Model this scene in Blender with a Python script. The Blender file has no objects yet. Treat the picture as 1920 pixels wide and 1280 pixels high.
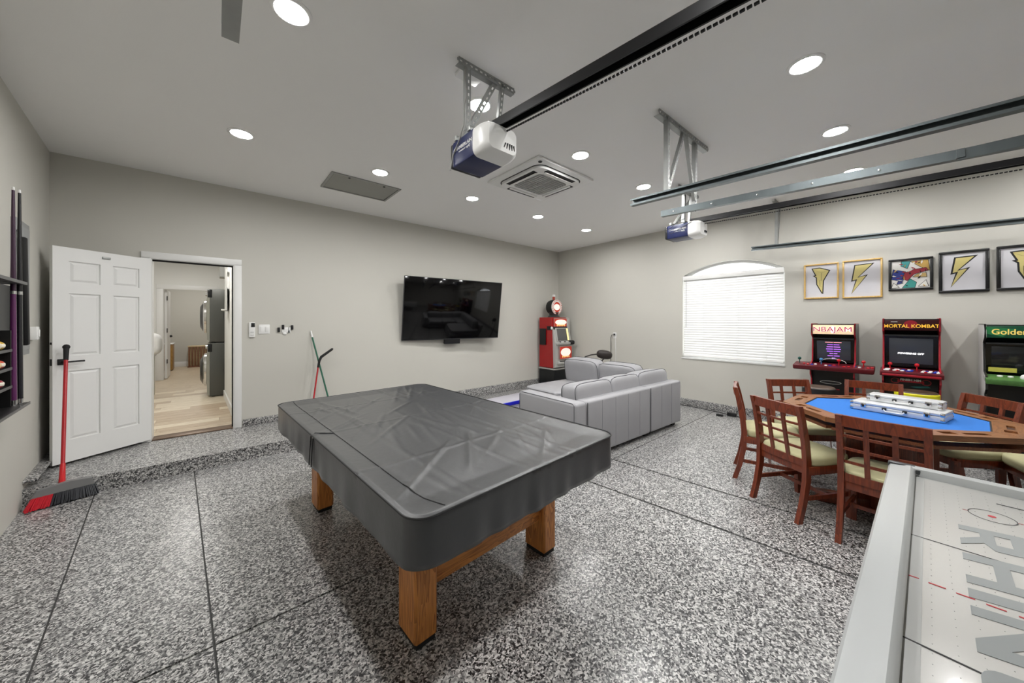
import bpy, bmesh, math, random
from mathutils import Matrix, Vector, Euler
random.seed(7)
PI = math.pi
C = bpy.context.scene.collection
scene = bpy.context.scene

# ---------------------------------------------------------------- camera
TH = math.radians(40.8)
CAM_H = 1.46
cam_data = bpy.data.cameras.new('camera')
cam_data.sensor_width = 36.0
cam_data.lens = 36.0 * 640.0 / 1920.0
cam_data.shift_y = -(640.0 - 602.0) / 1920.0
cam_data.clip_start = 0.02
cam = bpy.data.objects.new('camera', cam_data)
cam.location = (0, 0, CAM_H)
cam.rotation_euler = (PI / 2, 0, -TH)
C.objects.link(cam)
scene.camera = cam
# ---------------------------------------------------------------- world, exposure
world = bpy.data.worlds.new('world')
scene.world = world
world.use_nodes = True
wbg = world.node_tree.nodes['Background']
wbg.inputs['Color'].default_value = (0.93, 0.97, 1.0, 1)
wbg.inputs['Strength'].default_value = 4.5
scene.view_settings.view_transform = 'Standard'
scene.view_settings.look = 'None'
scene.view_settings.exposure = 0.32
scene.view_settings.gamma = 1.0
scene.view_settings.use_curve_mapping = False
LAMP = 262.0

# ---------------------------------------------------------------- room numbers (metres)
D, R, H = 5.47, 6.18, 3.115          # back wall y, right wall x, ceiling z
YF = -3.2                            # wall behind the camera
ZP = 0.135                           # raised step by the house door
LW0 = Vector((-1.24, 5.47, 0)); LWD = Vector((0.08737, -0.99618, 0)); LWN = Vector((0.99618, 0.08737, 0))

# ---------------------------------------------------------------- materials
MATS = {}
def srgb(r, g, b):
    f = lambda c: (c / 255 / 12.92) if c / 255 <= 0.04045 else ((c / 255 + 0.055) / 1.055) ** 2.4
    return (f(r), f(g), f(b), 1)
def mat(name, col, rough=0.5, metal=0.0, noise=0.0, nscale=20.0, bump=0.0, bscale=80.0, spec=0.5, coat=0.0, emit=0.0, trans=0.0, stretch=(1, 1, 1)):
    if name in MATS: return MATS[name]
    m = bpy.data.materials.new(name); m.use_nodes = True
    nt = m.node_tree; p = nt.nodes['Principled BSDF']
    p.inputs['Base Color'].default_value = col
    p.inputs['Roughness'].default_value = rough
    p.inputs['Metallic'].default_value = metal
    p.inputs['Specular IOR Level'].default_value = spec
    if coat: p.inputs['Coat Weight'].default_value = coat; p.inputs['Coat Roughness'].default_value = 0.12
    if emit:
        p.inputs['Emission Color'].default_value = col; p.inputs['Emission Strength'].default_value = emit
    if trans: p.inputs['Transmission Weight'].default_value = trans
    tc = nt.nodes.new('ShaderNodeTexCoord'); mp = nt.nodes.new('ShaderNodeMapping')
    mp.inputs['Scale'].default_value = stretch
    nt.links.new(tc.outputs['Object'], mp.inputs['Vector'])
    if noise:
        n = nt.nodes.new('ShaderNodeTexNoise'); n.inputs['Scale'].default_value = nscale; n.inputs['Detail'].default_value = 4
        nt.links.new(mp.outputs['Vector'], n.inputs['Vector'])
        mx = nt.nodes.new('ShaderNodeMix'); mx.data_type = 'RGBA'
        mx.inputs['A'].default_value = tuple(c * (1 - noise) for c in col[:3]) + (1,)
        mx.inputs['B'].default_value = tuple(min(1, c * (1 + noise)) for c in col[:3]) + (1,)
        nt.links.new(n.outputs['Fac'], mx.inputs['Factor'])
        nt.links.new(mx.outputs['Result'], p.inputs['Base Color'])
    if bump:
        n = nt.nodes.new('ShaderNodeTexNoise'); n.inputs['Scale'].default_value = bscale; n.inputs['Detail'].default_value = 3
        nt.links.new(mp.outputs['Vector'], n.inputs['Vector'])
        b = nt.nodes.new('ShaderNodeBump'); b.inputs['Strength'].default_value = bump; b.inputs['Distance'].default_value = 0.01
        nt.links.new(n.outputs['Fac'], b.inputs['Height']); nt.links.new(b.outputs['Normal'], p.inputs['Normal'])
    MATS[name] = m
    return m
def wood(name, c1, c2, axis='Z', scale=6.0, rough=0.4, coat=0.2):
    if name in MATS: return MATS[name]
    m = bpy.data.materials.new(name); m.use_nodes = True
    nt = m.node_tree; p = nt.nodes['Principled BSDF']
    tc = nt.nodes.new('ShaderNodeTexCoord'); mp = nt.nodes.new('ShaderNodeMapping')
    s = {'X': (0.12, 1, 1), 'Y': (1, 0.12, 1), 'Z': (1, 1, 0.12)}[axis]
    mp.inputs['Scale'].default_value = s
    nt.links.new(tc.outputs['Object'], mp.inputs['Vector'])
    n = nt.nodes.new('ShaderNodeTexNoise'); n.inputs['Scale'].default_value = scale * 3; n.inputs['Detail'].default_value = 3; n.inputs['Distortion'].default_value = 1.2
    nt.links.new(mp.outputs['Vector'], n.inputs['Vector'])
    mu = nt.nodes.new('ShaderNodeMath'); mu.operation = 'MULTIPLY'; mu.inputs[1].default_value = 9.0
    fr = nt.nodes.new('ShaderNodeMath'); fr.operation = 'FRACT'
    nt.links.new(n.outputs['Fac'], mu.inputs[0]); nt.links.new(mu.outputs[0], fr.inputs[0])
    n2 = nt.nodes.new('ShaderNodeTexNoise'); n2.inputs['Scale'].default_value = scale * 22; n2.inputs['Detail'].default_value = 2
    nt.links.new(mp.outputs['Vector'], n2.inputs['Vector'])
    ad = nt.nodes.new('ShaderNodeMath'); ad.operation = 'ADD'
    m2 = nt.nodes.new('ShaderNodeMath'); m2.operation = 'MULTIPLY'; m2.inputs[1].default_value = 0.5
    nt.links.new(fr.outputs[0], m2.inputs[0]); nt.links.new(m2.outputs[0], ad.inputs[0])
    m3 = nt.nodes.new('ShaderNodeMath'); m3.operation = 'MULTIPLY'; m3.inputs[1].default_value = 0.55
    nt.links.new(n2.outputs['Fac'], m3.inputs[0]); nt.links.new(m3.outputs[0], ad.inputs[1])
    cr = nt.nodes.new('ShaderNodeValToRGB')
    cr.color_ramp.elements[0].color = c2; cr.color_ramp.elements[0].position = 0.15
    cr.color_ramp.elements[1].color = c1; cr.color_ramp.elements[1].position = 0.75
    nt.links.new(ad.outputs[0], cr.inputs['Fac']); nt.links.new(cr.outputs['Color'], p.inputs['Base Color'])
    p.inputs['Roughness'].default_value = rough; p.inputs['Coat Weight'].default_value = coat; p.inputs['Coat Roughness'].default_value = 0.2
    MATS[name] = m
    return m
def flake(name, scale, dark=0.0):
    m = bpy.data.materials.new(name); m.use_nodes = True
    nt = m.node_tree; p = nt.nodes['Principled BSDF']
    tc = nt.nodes.new('ShaderNodeTexCoord')
    nz = nt.nodes.new('ShaderNodeTexNoise'); nz.inputs['Scale'].default_value = 60; nz.inputs['Detail'].default_value = 2
    nt.links.new(tc.outputs['Object'], nz.inputs['Vector'])
    mv = nt.nodes.new('ShaderNodeMix'); mv.data_type = 'VECTOR'; mv.inputs['Factor'].default_value = 0.02
    nt.links.new(tc.outputs['Object'], mv.inputs['A']); nt.links.new(nz.outputs['Color'], mv.inputs['B'])
    v = nt.nodes.new('ShaderNodeTexVoronoi'); v.inputs['Scale'].default_value = scale
    nt.links.new(mv.outputs['Result'], v.inputs['Vector'])
    sp = nt.nodes.new('ShaderNodeSeparateColor'); nt.links.new(v.outputs['Color'], sp.inputs[0])
    cr = nt.nodes.new('ShaderNodeValToRGB'); cr.color_ramp.interpolation = 'CONSTANT'
    e = cr.color_ramp.elements
    e[0].position = 0; e[0].color = srgb(34, 34, 36)
    e[1].position = 0.24 + dark; e[1].color = srgb(92, 92, 93)
    for pos, c in ((0.42 + dark, (134, 133, 132)), (0.6 + dark * .7, (170, 169, 167)), (0.8 + dark * .5, (206, 205, 203))):
        a = e.new(min(pos, .99)); a.color = srgb(*c)
    nt.links.new(sp.outputs[0], cr.inputs['Fac']); nt.links.new(cr.outputs['Color'], p.inputs['Base Color'])
    p.inputs['Roughness'].default_value = 0.38
    p.inputs['Coat Weight'].default_value = 0.35; p.inputs['Coat Roughness'].default_value = 0.22
    b = nt.nodes.new('ShaderNodeBump'); b.inputs['Strength'].default_value = 0.25; b.inputs['Distance'].default_value = 0.002
    nt.links.new(sp.outputs[1], b.inputs['Height']); nt.links.new(b.outputs['Normal'], p.inputs['Normal'])
    return m
M_FLAKE = flake('flake_floor', 135)
M_JOINT = mat('joint_grey', srgb(64, 64, 63), 0.7, noise=.3, nscale=60)
M_WALL = mat('wall_paint', srgb(196, 194, 186), 0.65, noise=.015, nscale=3, bump=.04, bscale=220)
M_CEIL = mat('ceiling_paint', srgb(240, 239, 237), 0.8, noise=.01, nscale=3, bump=.03, bscale=220)
M_WHITE = mat('white_paint', srgb(228, 228, 226), 0.4)
M_PLASW = mat('white_plastic', srgb(232, 232, 230), 0.35)
M_PLASB = mat('black_plastic', srgb(22, 22, 24), 0.35)
M_BLACK = mat('black_matte', srgb(14, 14, 15), 0.6)
M_STEEL = mat('galvanised_steel', srgb(158, 160, 158), 0.45, 0.75, noise=.15, nscale=14)
M_DSTEEL = mat('track_steel', srgb(104, 111, 113), 0.38, 0.85, noise=.15, nscale=9)
M_CHROME = mat('chrome', srgb(215, 215, 215), 0.15, 1.0)
M_RUBBER = mat('black_rubber', srgb(16, 16, 17), 0.75)
M_CHAIR = wood('chair_wood', srgb(124, 54, 28), srgb(84, 33, 17), 'Z', 3.0, 0.35, 0.3)
M_OAK = wood('oak', srgb(206, 136, 66), srgb(142, 80, 34), 'Z', 4.0, 0.45, 0.15)
M_OAKX = wood('oak_x', srgb(202, 132, 64), srgb(138, 78, 34), 'X', 4.0, 0.45, 0.15)
M_OAKY = wood('oak_y', srgb(182, 116, 58), srgb(118, 66, 28), 'Y', 4.0, 0.45, 0.15)
M_RIM = wood('rim_wood', srgb(146, 96, 56), srgb(108, 66, 36), 'X', 4.0, 0.4, 0.25)
M_SOFA = mat('sofa_leather', srgb(154, 154, 157), 0.5, noise=.04, nscale=8, bump=.06, bscale=160)
M_SOFAP = mat('sofa_piping', srgb(78, 78, 82), 0.6)
M_VINYL = mat('cover_vinyl', srgb(54, 55, 57), 0.36, noise=.06, nscale=5, bump=.12, bscale=26, spec=.6, coat=.5)
M_VINYL.node_tree.nodes['Principled BSDF'].inputs['Coat Roughness'].default_value = .38
M_VINYLS = mat('cover_seam', srgb(26, 27, 29), 0.5)
M_SEAT = mat('seat_fabric', srgb(190, 186, 146), 0.85, noise=.07, nscale=14, bump=.15, bscale=240)
M_FELT = mat('blue_felt', srgb(34, 108, 190), 0.9, noise=.03, nscale=60, bump=.1, bscale=400)
M_ALU = mat('aluminium', srgb(222, 224, 226), 0.35, 0.45, noise=.03, nscale=8)
M_GLASSB = mat('screen_glass', srgb(2, 2, 3), 0.07, spec=0.4)

# ---------------------------------------------------------------- mesh helpers
class B:
    def __init__(s): s.bm = bmesh.new()
    def _merge(s, bm, M=None):
        if M is not None: bm.transform(M)
        me = bpy.data.meshes.new('tmp'); bm.to_mesh(me); bm.free(); s.bm.from_mesh(me); bpy.data.meshes.remove(me); return s
    def box(s, c, d, rot=(0, 0, 0), bev=0.0, seg=2, M=None):
        bm = bmesh.new(); bmesh.ops.create_cube(bm, size=1.0)
        bmesh.ops.scale(bm, vec=d, verts=bm.verts)
        if bev: bmesh.ops.bevel(bm, geom=bm.edges[:], offset=bev, segments=seg, affect='EDGES', profile=.5)
        T = Matrix.Translation(c) @ Euler(rot).to_matrix().to_4x4()
        return s._merge(bm, T if M is None else M @ T)
    def span(s, a, b, bev=0.0, seg=2):
        c = [(p + q) / 2 for p, q in zip(a, b)]; d = [abs(q - p) for p, q in zip(a, b)]
        return s.box(c, d, bev=bev, seg=seg)
    def bar(s, a, b, w, t, bev=0.0, up=(0, 0, 1)):
        a = Vector(a); b = Vector(b); z = (b - a).normalized(); u = Vector(up)
        if abs(z.dot(u)) > .98: u = Vector((0, 1, 0))
        x = u.cross(z).normalized(); y = z.cross(x)
        M = Matrix((x, y, z)).transposed().to_4x4(); M.translation = (a + b) / 2
        return s.box((0, 0, 0), (w, t, (b - a).length), bev=bev, M=M)
    def tube(s, pts, r, n=8, closed=False, caps=True):
        pts = [Vector(p) for p in pts]; N = len(pts); rs = r if isinstance(r, (list, tuple)) else [r] * N
        bm = bmesh.new(); rings = []; prev = None
        for i, p in enumerate(pts):
            if closed: t = pts[(i + 1) % N] - pts[i - 1]
            else: t = pts[min(i + 1, N - 1)] - pts[max(i - 1, 0)]
            t.normalize()
            if prev is None:
                u = Vector((0, 0, 1)) if abs(t.z) < .9 else Vector((1, 0, 0))
                x = u.cross(t).normalized()
            else:
                x = (prev - t * prev.dot(t)).normalized()
            prev = x; y = t.cross(x)
            rings.append([bm.verts.new(p + (x * math.cos(2 * PI * k / n) + y * math.sin(2 * PI * k / n)) * rs[i]) for k in range(n)])
        for i in range(N if closed else N - 1):
            a = rings[i]; b = rings[(i + 1) % N]
            for k in range(n): bm.faces.new((a[k], a[(k + 1) % n], b[(k + 1) % n], b[k]))
        if caps and not closed: bm.faces.new(rings[0][::-1]); bm.faces.new(rings[-1])
        bmesh.ops.recalc_face_normals(bm, faces=bm.faces)
        return s._merge(bm)
    def lathe(s, prof, n=24, M=None, a0=0.0, ring=False):
        bm = bmesh.new(); rings = []
        for r, z in prof:
            if r < 1e-6: rings.append([bm.verts.new((0, 0, z))])
            else: rings.append([bm.verts.new((r * math.cos(a0 + 2 * PI * k / n), r * math.sin(a0 + 2 * PI * k / n), z)) for k in range(n)])
        for a, b in (list(zip(rings, rings[1:])) + ([(rings[-1], rings[0])] if ring else [])):
            for k in range(n):
                q = [a[k % len(a)], a[(k + 1) % len(a)], b[(k + 1) % len(b)], b[k % len(b)]]
                q2 = []
                for v in q:
                    if v not in q2: q2.append(v)
                if len(q2) > 2: bm.faces.new(q2)
        for rg in (() if ring else (rings[0], rings[-1])):
            if len(rg) > 1:
                try: bm.faces.new(rg)
                except ValueError: pass
        bmesh.ops.recalc_face_normals(bm, faces=bm.faces)
        return s._merge(bm, M)
    def plate(s, outer, holes=(), z0=0.0, z1=0.01, M=None):
        bm = bmesh.new(); loops = [list(outer)] + [list(h) for h in holes]; tops = []; edges = []
        for lp in loops:
            vs = [bm.verts.new((p[0], p[1], z1)) for p in lp]; tops.append(vs)
            for i in range(len(vs)): edges.append(bm.edges.new((vs[i], vs[(i + 1) % len(vs)])))
        bmesh.ops.triangle_fill(bm, use_beauty=True, edges=edges)
        if z0 != z1:
            geo = bmesh.ops.extrude_face_region(bm, geom=bm.faces[:])
            vs = [g for g in geo['geom'] if isinstance(g, bmesh.types.BMVert)]
            bmesh.ops.translate(bm, vec=(0, 0, z0 - z1), verts=vs)
        bmesh.ops.recalc_face_normals(bm, faces=bm.faces)
        return s._merge(bm, M)
    def puff(s, c, d, k=6.0, n=8, rot=(0, 0, 0), crown=0.0, kz=None):
        bm = bmesh.new(); bmesh.ops.create_cube(bm, size=2.0)
        bmesh.ops.subdivide_edges(bm, edges=bm.edges[:], cuts=n, use_grid_fill=True)
        for v in bm.verts:
            x, y, z = v.co; l = (abs(x) ** k + abs(y) ** k + abs(z) ** k) ** (1 / k)
            x, y, z = x / l, y / l, z / l
            z += crown * math.copysign(1, z) * (1 - x * x) * (1 - y * y) * (abs(z) > .3)
            v.co = (x * d[0] / 2, y * d[1] / 2, z * d[2] / 2)
        T = Matrix.Translation(c) @ Euler(rot).to_matrix().to_4x4()
        return s._merge(bm, T)
    def sphere(s, c, r, n=16, sc=(1, 1, 1)):
        bm = bmesh.new(); bmesh.ops.create_uvsphere(bm, u_segments=n, v_segments=max(6, n // 2), radius=r)
        bmesh.ops.scale(bm, vec=sc, verts=bm.verts)
        return s._merge(bm, Matrix.Translation(c))
    def quad(s, pts):
        bm = bmesh.new(); bm.faces.new([bm.verts.new(p) for p in pts]); return s._merge(bm)
    def mesh(s, name='m'):
        me = bpy.data.meshes.new(name); s.bm.to_mesh(me); s.bm.free(); return me
def ob(name, b, m, parent=None, loc=(0, 0, 0), rot=(0, 0, 0), smooth=40):
    me = b.mesh(name) if isinstance(b, B) else b
    if not me.materials: me.materials.append(m)
    if smooth and isinstance(b, B):
        me.polygons.foreach_set('use_smooth', [True] * len(me.polygons))
        me.set_sharp_from_angle(angle=math.radians(smooth))
    o = bpy.data.objects.new(name, me); C.objects.link(o)
    o.location = loc; o.rotation_euler = rot
    if parent: o.parent = parent
    return o
def tag(o, label, cat, group=None, kind=None):
    o['label'] = label; o['category'] = cat
    if group: o['group'] = group
    if kind: o['kind'] = kind
    return o
def thing(name, label, cat, loc=(0, 0, 0), rotz=0.0, group=None):
    o = bpy.data.objects.new(name, None); o.empty_display_size = .1; C.objects.link(o)
    o.location = loc; o.rotation_euler = (0, 0, rotz)
    return tag(o, label, cat, group)
def struct(name, b, m, parent=None, **k):
    o = ob(name, b, m, parent, **k)
    if not parent: o['kind'] = 'structure'
    return o
def dup(root, loc, rotz, label, rot=None):
    r = root.copy(); C.objects.link(r); r.location = loc; r.rotation_euler = rot or (0, 0, rotz); r['label'] = label
    for ch in list(root.children):
        c = ch.copy(); C.objects.link(c); c.parent = r
        for g in list(ch.children):
            d = g.copy(); C.objects.link(d); d.parent = c
    return r
def text_mesh(txt, size, ext=0.001, off=0.0, shear=0.0, align='CENTER', sx=1.0):
    cu = bpy.data.curves.new('txt', 'FONT'); cu.body = txt; cu.size = size; cu.extrude = ext; cu.offset = off; cu.shear = shear
    cu.align_x = align; cu.align_y = 'CENTER'
    o = bpy.data.objects.new('txt', cu); C.objects.link(o)
    dg = bpy.context.evaluated_depsgraph_get(); dg.update()
    me = bpy.data.meshes.new_from_object(o.evaluated_get(dg))
    bpy.data.objects.remove(o); bpy.data.curves.remove(cu)
    me.materials.clear()
    if sx != 1.0: me.transform(Matrix.Diagonal((sx, 1, 1, 1)))
    return me
def circ(cx, cy, r, n=24, ry=None): return [(cx + r * math.cos(2 * PI * k / n), cy + (ry or r) * math.sin(2 * PI * k / n)) for k in range(n)]
def rrect(x0, y0, x1, y1, r, n=5):
    pts = []
    for cx, cy, a in ((x1 - r, y1 - r, 0), (x0 + r, y1 - r, PI / 2), (x0 + r, y0 + r, PI), (x1 - r, y0 + r, 1.5 * PI)):
        for k in range(n + 1): pts.append((cx + r * math.cos(a + k * PI / 2 / n), cy + r * math.sin(a + k * PI / 2 / n)))
    return pts
def rect(x0, y0, x1, y1): return [(x0, y0), (x1, y0), (x1, y1), (x0, y1)]
RX = Matrix.Rotation(PI / 2, 4, 'X')      # plate drawn in (x, z) standing up, its front towards -y
def rounded_loop(hx, hy, k, n=40, z=0):
    pts = []
    for i in range(n):
        a = 2 * PI * i / n; c, s_ = math.cos(a), math.sin(a); l = (abs(c) ** k + abs(s_) ** k) ** (1 / k)
        pts.append((hx * c / l, hy * s_ / l, z))
    return pts
def lw(s, z, off=0.0): return LW0 + LWD * s + LWN * off + Vector((0, 0, z))
LROT = math.radians(95); RROT = -PI / 2
# ================================================================ STRUCTURE
YZ = Matrix(((0, 0, 1, 0), (1, 0, 0, 0), (0, 1, 0, 0), (0, 0, 0, 1)))
def lwx(y): return LW0.x + (LW0.y - y) * 0.0877
# floor: recessed joint bed and the coated slabs on it
fb = B(); fb.plate([(lwx(YF) - .05, YF - .05), (R + .05, YF - .05), (R + .05, D + .02), (lwx(D) - .05, D + .02)], (), -.06, -.006)
floor = struct('floor', fb, M_JOINT)
joints = [lambda y: lwx(y) - .02, lambda y: -.369 - .0927 * y, lambda y: .12 - .064 * y, lambda y: 2.77 - .107 * y, lambda y: 3.37 - .10 * y, lambda y: R + .02]
rows = [YF - .02, -.75, 2.04, D + .01]
for j in range(5):
    for i in range(3):
        y0, y1 = rows[i] + .006, rows[i + 1] - .006; g = .0042 if j < 2 else .012; gl = .0042 if j < 3 else .012
        b = B(); b.plate([(joints[j](y0) + gl, y0), (joints[j + 1](y0) - g, y0), (joints[j + 1](y1) - g, y1), (joints[j](y1) + gl, y1)], (), -.006, 0.0)
        ob('slab', b, M_FLAKE, floor, smooth=0)
b = B(); b.plate([(lwx(4.53) - .02, 4.53), (2.2, 4.53), (2.2, D), (lwx(D) - .02, D)], (), 0.0, ZP)
struct('floor_step', b, M_FLAKE, smooth=0)
b = B(); b.plate([(lwx(YF) - .3, YF - .2), (R + .2, YF - .2), (R + .2, D + .1), (lwx(D) - .3, D + .1)], (), H, H + .1)
struct('ceiling', b, M_CEIL, smooth=0)
# back wall with the doorway
DX0, DX1, DZ0, DZ1 = -.566, .166, .146, 2.165
b = B(); b.plate([(-1.6, -.06), (DX0, -.06), (DX0, DZ1), (DX1, DZ1), (DX1, -.06), (R + .2, -.06), (R + .2, H), (-1.6, H)], (), -(D + .14), -D, M=RX)
struct('wall_back', b, M_WALL, smooth=0)
# right wall with the arched window opening
WY0, WY1, WZ0, WZS, WZT = 1.155, 2.584, .83, 2.235, 2.43
wr = ((WY1 - WY0) ** 2 / 4 + (WZT - WZS) ** 2) / (2 * (WZT - WZS)); wc = ((WY0 + WY1) / 2, WZT - wr)
wa = math.asin((WY1 - WY0) / 2 / wr)
def arch(inset, n=20):
    r = wr - inset; a = math.asin(((WY1 - WY0) / 2 - inset) / r)
    return [(wc[0] + r * math.sin(a - 2 * a * k / n), wc[1] + r * math.cos(a - 2 * a * k / n)) for k in range(n + 1)]
def win_loop(inset): return [(WY0 + inset, WZ0 + inset), (WY1 - inset, WZ0 + inset)] + arch(inset)
b = B(); b.plate(rect(YF - .2, -.06, D + .14, H), [win_loop(0)], R, R + .16, M=YZ)
struct('wall_right', b, M_WALL, smooth=0)
q = [lw(-.2, 0), lw(8.75, 0)]
b = B(); b.plate([(q[0].x, q[0].y), (q[0].x - .14, q[0].y), (q[1].x - .14, q[1].y), (q[1].x, q[1].y)], (), -.06, H)
struct('wall_left', b, M_WALL, smooth=0)
b = B(); b.plate(rect(-1.0, -.06, R + .2, H), (), -YF, -YF + .14, M=RX)
struct('wall_front', b, M_WALL, smooth=0)
# coated kerb along the walls
b = B(); b.span((DX1 + .075, D - .018, ZP), (2.2, D, ZP + .088), .004); b.span((2.2, D - .018, 0), (R, D, .165), .004)
b.span((-1.22, D - .018, ZP), (DX0 - .075, D, ZP + .088), .004); struct('baseboard_back', b, M_FLAKE)
b = B(); b.span((R - .018, YF, 0), (R, D - .018, .12), .004); struct('baseboard_right', b, M_FLAKE)
b = B(); a0, a1 = lw(0.02, ZP, 0.009), lw(.94, ZP, 0.009)
b.bar((a0.x, a0.y, ZP + .06), (a1.x, a1.y, ZP + .06), .12, .018, .003); struct('baseboard_left', b, M_FLAKE)

# ---- doorway: casing, weather strip, threshold
b = B()
for x0, x1 in ((DX0 - .065, DX0 + .012), (DX1 - .012, DX1 + .065)): b.span((x0, D - .02, ZP), (x1, D, DZ1 + .0), .004)
b.span((DX0 - .065, D - .02, DZ1 - .012), (DX1 + .065, D, DZ1 + .062), .004)
for x0, x1 in ((DX0, DX0 + .018), (DX1 - .018, DX1)): b.span((x0, D - .01, ZP), (x1, D + .15, DZ1))
b.span((DX0, D - .01, DZ1 - .018), (DX1, D + .15, DZ1))
trim = struct('trim_1', b, M_WHITE)
b = B()
b.span((DX1 - .03, D + .02, .15), (DX1 - .017, D + .055, DZ1 - .018)); b.span((DX0 + .018, D + .02, DZ1 - .034), (DX1 - .018, D + .055, DZ1 - .018))
ob('weather_strip', b, M_RUBBER, trim)
b = B(); b.span((DX1 - .022, D + .01, 1.05), (DX1 - .015, D + .04, 1.12), .003); ob('strike_plate', b, M_BLACK, trim)
b = B(); b.span((DX0 + .018, D - .02, ZP), (DX1 - .018, D + .15, .150), .004)
struct('trim_2', b, mat('threshold_metal', srgb(120, 100, 84), .4, .5))

# ---- the open six-panel door, hinged on the left jamb
door = bpy.data.objects.new('door_1', None); C.objects.link(door); door['kind'] = 'structure'
door.location = (DX0 + .012, D - .025, .158); ang = math.radians(180 + 37.0); door.rotation_euler = (0, 0, ang)
DWd, DHt, DTh = .71, 1.985, .04
# local x runs from the hinge to the latch edge; the face towards the room is local +y
pan = []
for cx in (.205, .505):
    for z0, z1 in ((1.66, 1.86), (.98, 1.56), (.20, .84)): pan.append((cx - .105, z0, cx + .105, z1))
b = B(); b.plate(rect(0, 0, DWd, DHt), [rect(*p) for p in pan], 0, DTh, M=RX)      # y from -DTh to 0
ob('door_frame', b, M_WHITE, door, smooth=0)
for p in pan:
    b = B(); b.span((p[0], -DTh + .012, p[1]), (p[2], -.012, p[3]))
    b2 = [(p[0] + .03, p[1] + .03), (p[2] - .03, p[3] - .03)]
    for ys, yd in ((-.012, -.003), (-DTh + .012, -DTh + .003)):
        bm = bmesh.new(); o_ = [bm.verts.new((x, ys, z)) for x, z in rect(p[0] + .012, p[1] + .012, p[2] - .012, p[3] - .012)]
        i_ = [bm.verts.new((x, yd, z)) for x, z in rect(b2[0][0], b2[0][1], b2[1][0], b2[1][1])]
        bm.faces.new(i_)
        for k in range(4): bm.faces.new((o_[k], o_[(k + 1) % 4], i_[(k + 1) % 4], i_[k]))
        bmesh.ops.recalc_face_normals(bm, faces=bm.faces); b._merge(bm)
    ob('panel', b, M_WHITE, door, smooth=0)
b = B()
for sy, y0 in ((1, 0), (-1, -DTh)):
    b.box((DWd - .055, y0 + sy * .005, .93), (.055, .01, .055), bev=.003)
    b.tube([(DWd - .055, y0, .93), (DWd - .055, y0 + sy * .045, .93), (DWd - .075, y0 + sy * .052, .93), (DWd - .175, y0 + sy * .052, .93)], .008)
hd = ob('lever_handle', b, M_BLACK, door); hd['label'] = 'black lever handle'
b = B(); b.box((DWd, -DTh / 2, .93), (.004, .025, .06)); b.box((DWd, -DTh / 2, 1.1), (.004, .022, .02)); ob('latch_plate', b, M_BLACK, door)
b = B(); b.box((.36, .006, 1.93), (.06, .014, .022), bev=.003); ob('closer_bracket', b, M_STEEL, door)

# ---- hall behind the doorway
b = B(); b.span((-1.75, D + .14, .05), (1.3, 14.2, .132)); hall = struct('floor_hall', b, M_JOINT)
plank_m = [wood('plank_%s' % n, srgb(*c1), srgb(*c2), 'X', 2.2, .45, .15) for n, c1, c2 in (('pale', (226, 214, 192), (200, 184, 158)), ('mid', (206, 190, 166), (172, 152, 126)), ('warm', (196, 178, 154), (166, 144, 118)))]
y = D + .15; k = 0
while y < 8.9:
    w = .178; off = random.uniform(0, 1.2); x = -1.72 - off
    while x < 1.25:
        x0, x1 = max(x, -1.72), min(x + 1.22, 1.27)
        if x1 - x0 > .05:
            b = B(); b.span((x0 + .001, y + .002, .132), (x1 - .001, y + w - .002, .146)); ob('plank', b, plank_m[k % 3], hall, smooth=0); k += random.choice((1, 2, 1))
        x += 1.22
    y += w
b = B()
while y < 14.0:
    b.span((-1.72, y + .002, .132), (1.27, y + .176, .146)); y += .178
o = ob('plank_far', b, plank_m[1], hall, smooth=0)
M_HALL = mat('hall_paint', srgb(226, 226, 222), .65, noise=.01, nscale=3)
b = B(); b.span((-1.75, D + .14, 2.85), (1.35, 14.3, 2.95)); struct('ceiling_hall', b, M_HALL)
b = B(); b.span((-1.87, D + .14, .05), (-1.75, 14.3, 2.85)); struct('wall_hall_left', b, M_HALL)
b = B(); b.plate([(.185, D + .14), (.095, 7.80), (1.3, 7.80), (1.3, D + .14)], (), .05, 2.85); struct('wall_hall_right', b, M_HALL, smooth=0)
b = B(); b.plate([(.170, D + .14), (.080, 7.79), (.095, 7.80), (.185, D + .14)], (), .146, .26); struct('baseboard_hall', b, M_WHITE, smooth=0)
b = B(); b.span((1.3, 7.7, .05), (1.42, 14.3, 2.85)); struct('wall_hall_side', b, M_HALL)
b = B(); b.plate([(-1.75, .05), (-.93, .05), (-.93, 2.19), (-.05, 2.19), (-.05, .05), (1.3, .05), (1.3, 2.85), (-1.75, 2.85)], (), -(10.97), -10.85, M=RX); struct('wall_hall_inner', b, M_HALL, smooth=0)
b = B()
b.span((-1.02, 10.83, .146), (-.92, 10.86, 2.19), .004); b.span((-1.02, 10.83, 2.18), (.04, 10.86, 2.28), .004); b.span((-.06, 10.83, .146), (.04, 10.86, 2.19), .004)
b.span((-.93, 10.85, .146), (-.91, 10.98, 2.19)); struct('trim_3', b, M_WHITE)
b = B(); b.span((-.905, 10.99, .16), (-.865, 11.7, 2.17)); d2 = bpy.data.objects.new('door_2', None); C.objects.link(d2); d2['kind'] = 'structure'
ob('door_leaf', b, M_WHITE, d2)
for z in (.5, 1.2, 1.93):
    b = B(); b.span((-.868, 10.955, z), (-.855, 10.995, z + .1), .003); ob('hinge', b, M_BLACK, d2)
b = B(); b.sphere((-.85, 11.6, 1.1), .03); ob('door_knob', b, M_BLACK, d2)
b = B(); b.span((-1.75, 13.72, .05), (1.3, 13.84, 2.85)); struct('wall_hall_end', b, M_WALL)
b = B(); b.span((-1.75, 13.70, .146), (1.3, 13.72, .29), .003); struct('baseboard_hall_end', b, M_WHITE)

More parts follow.
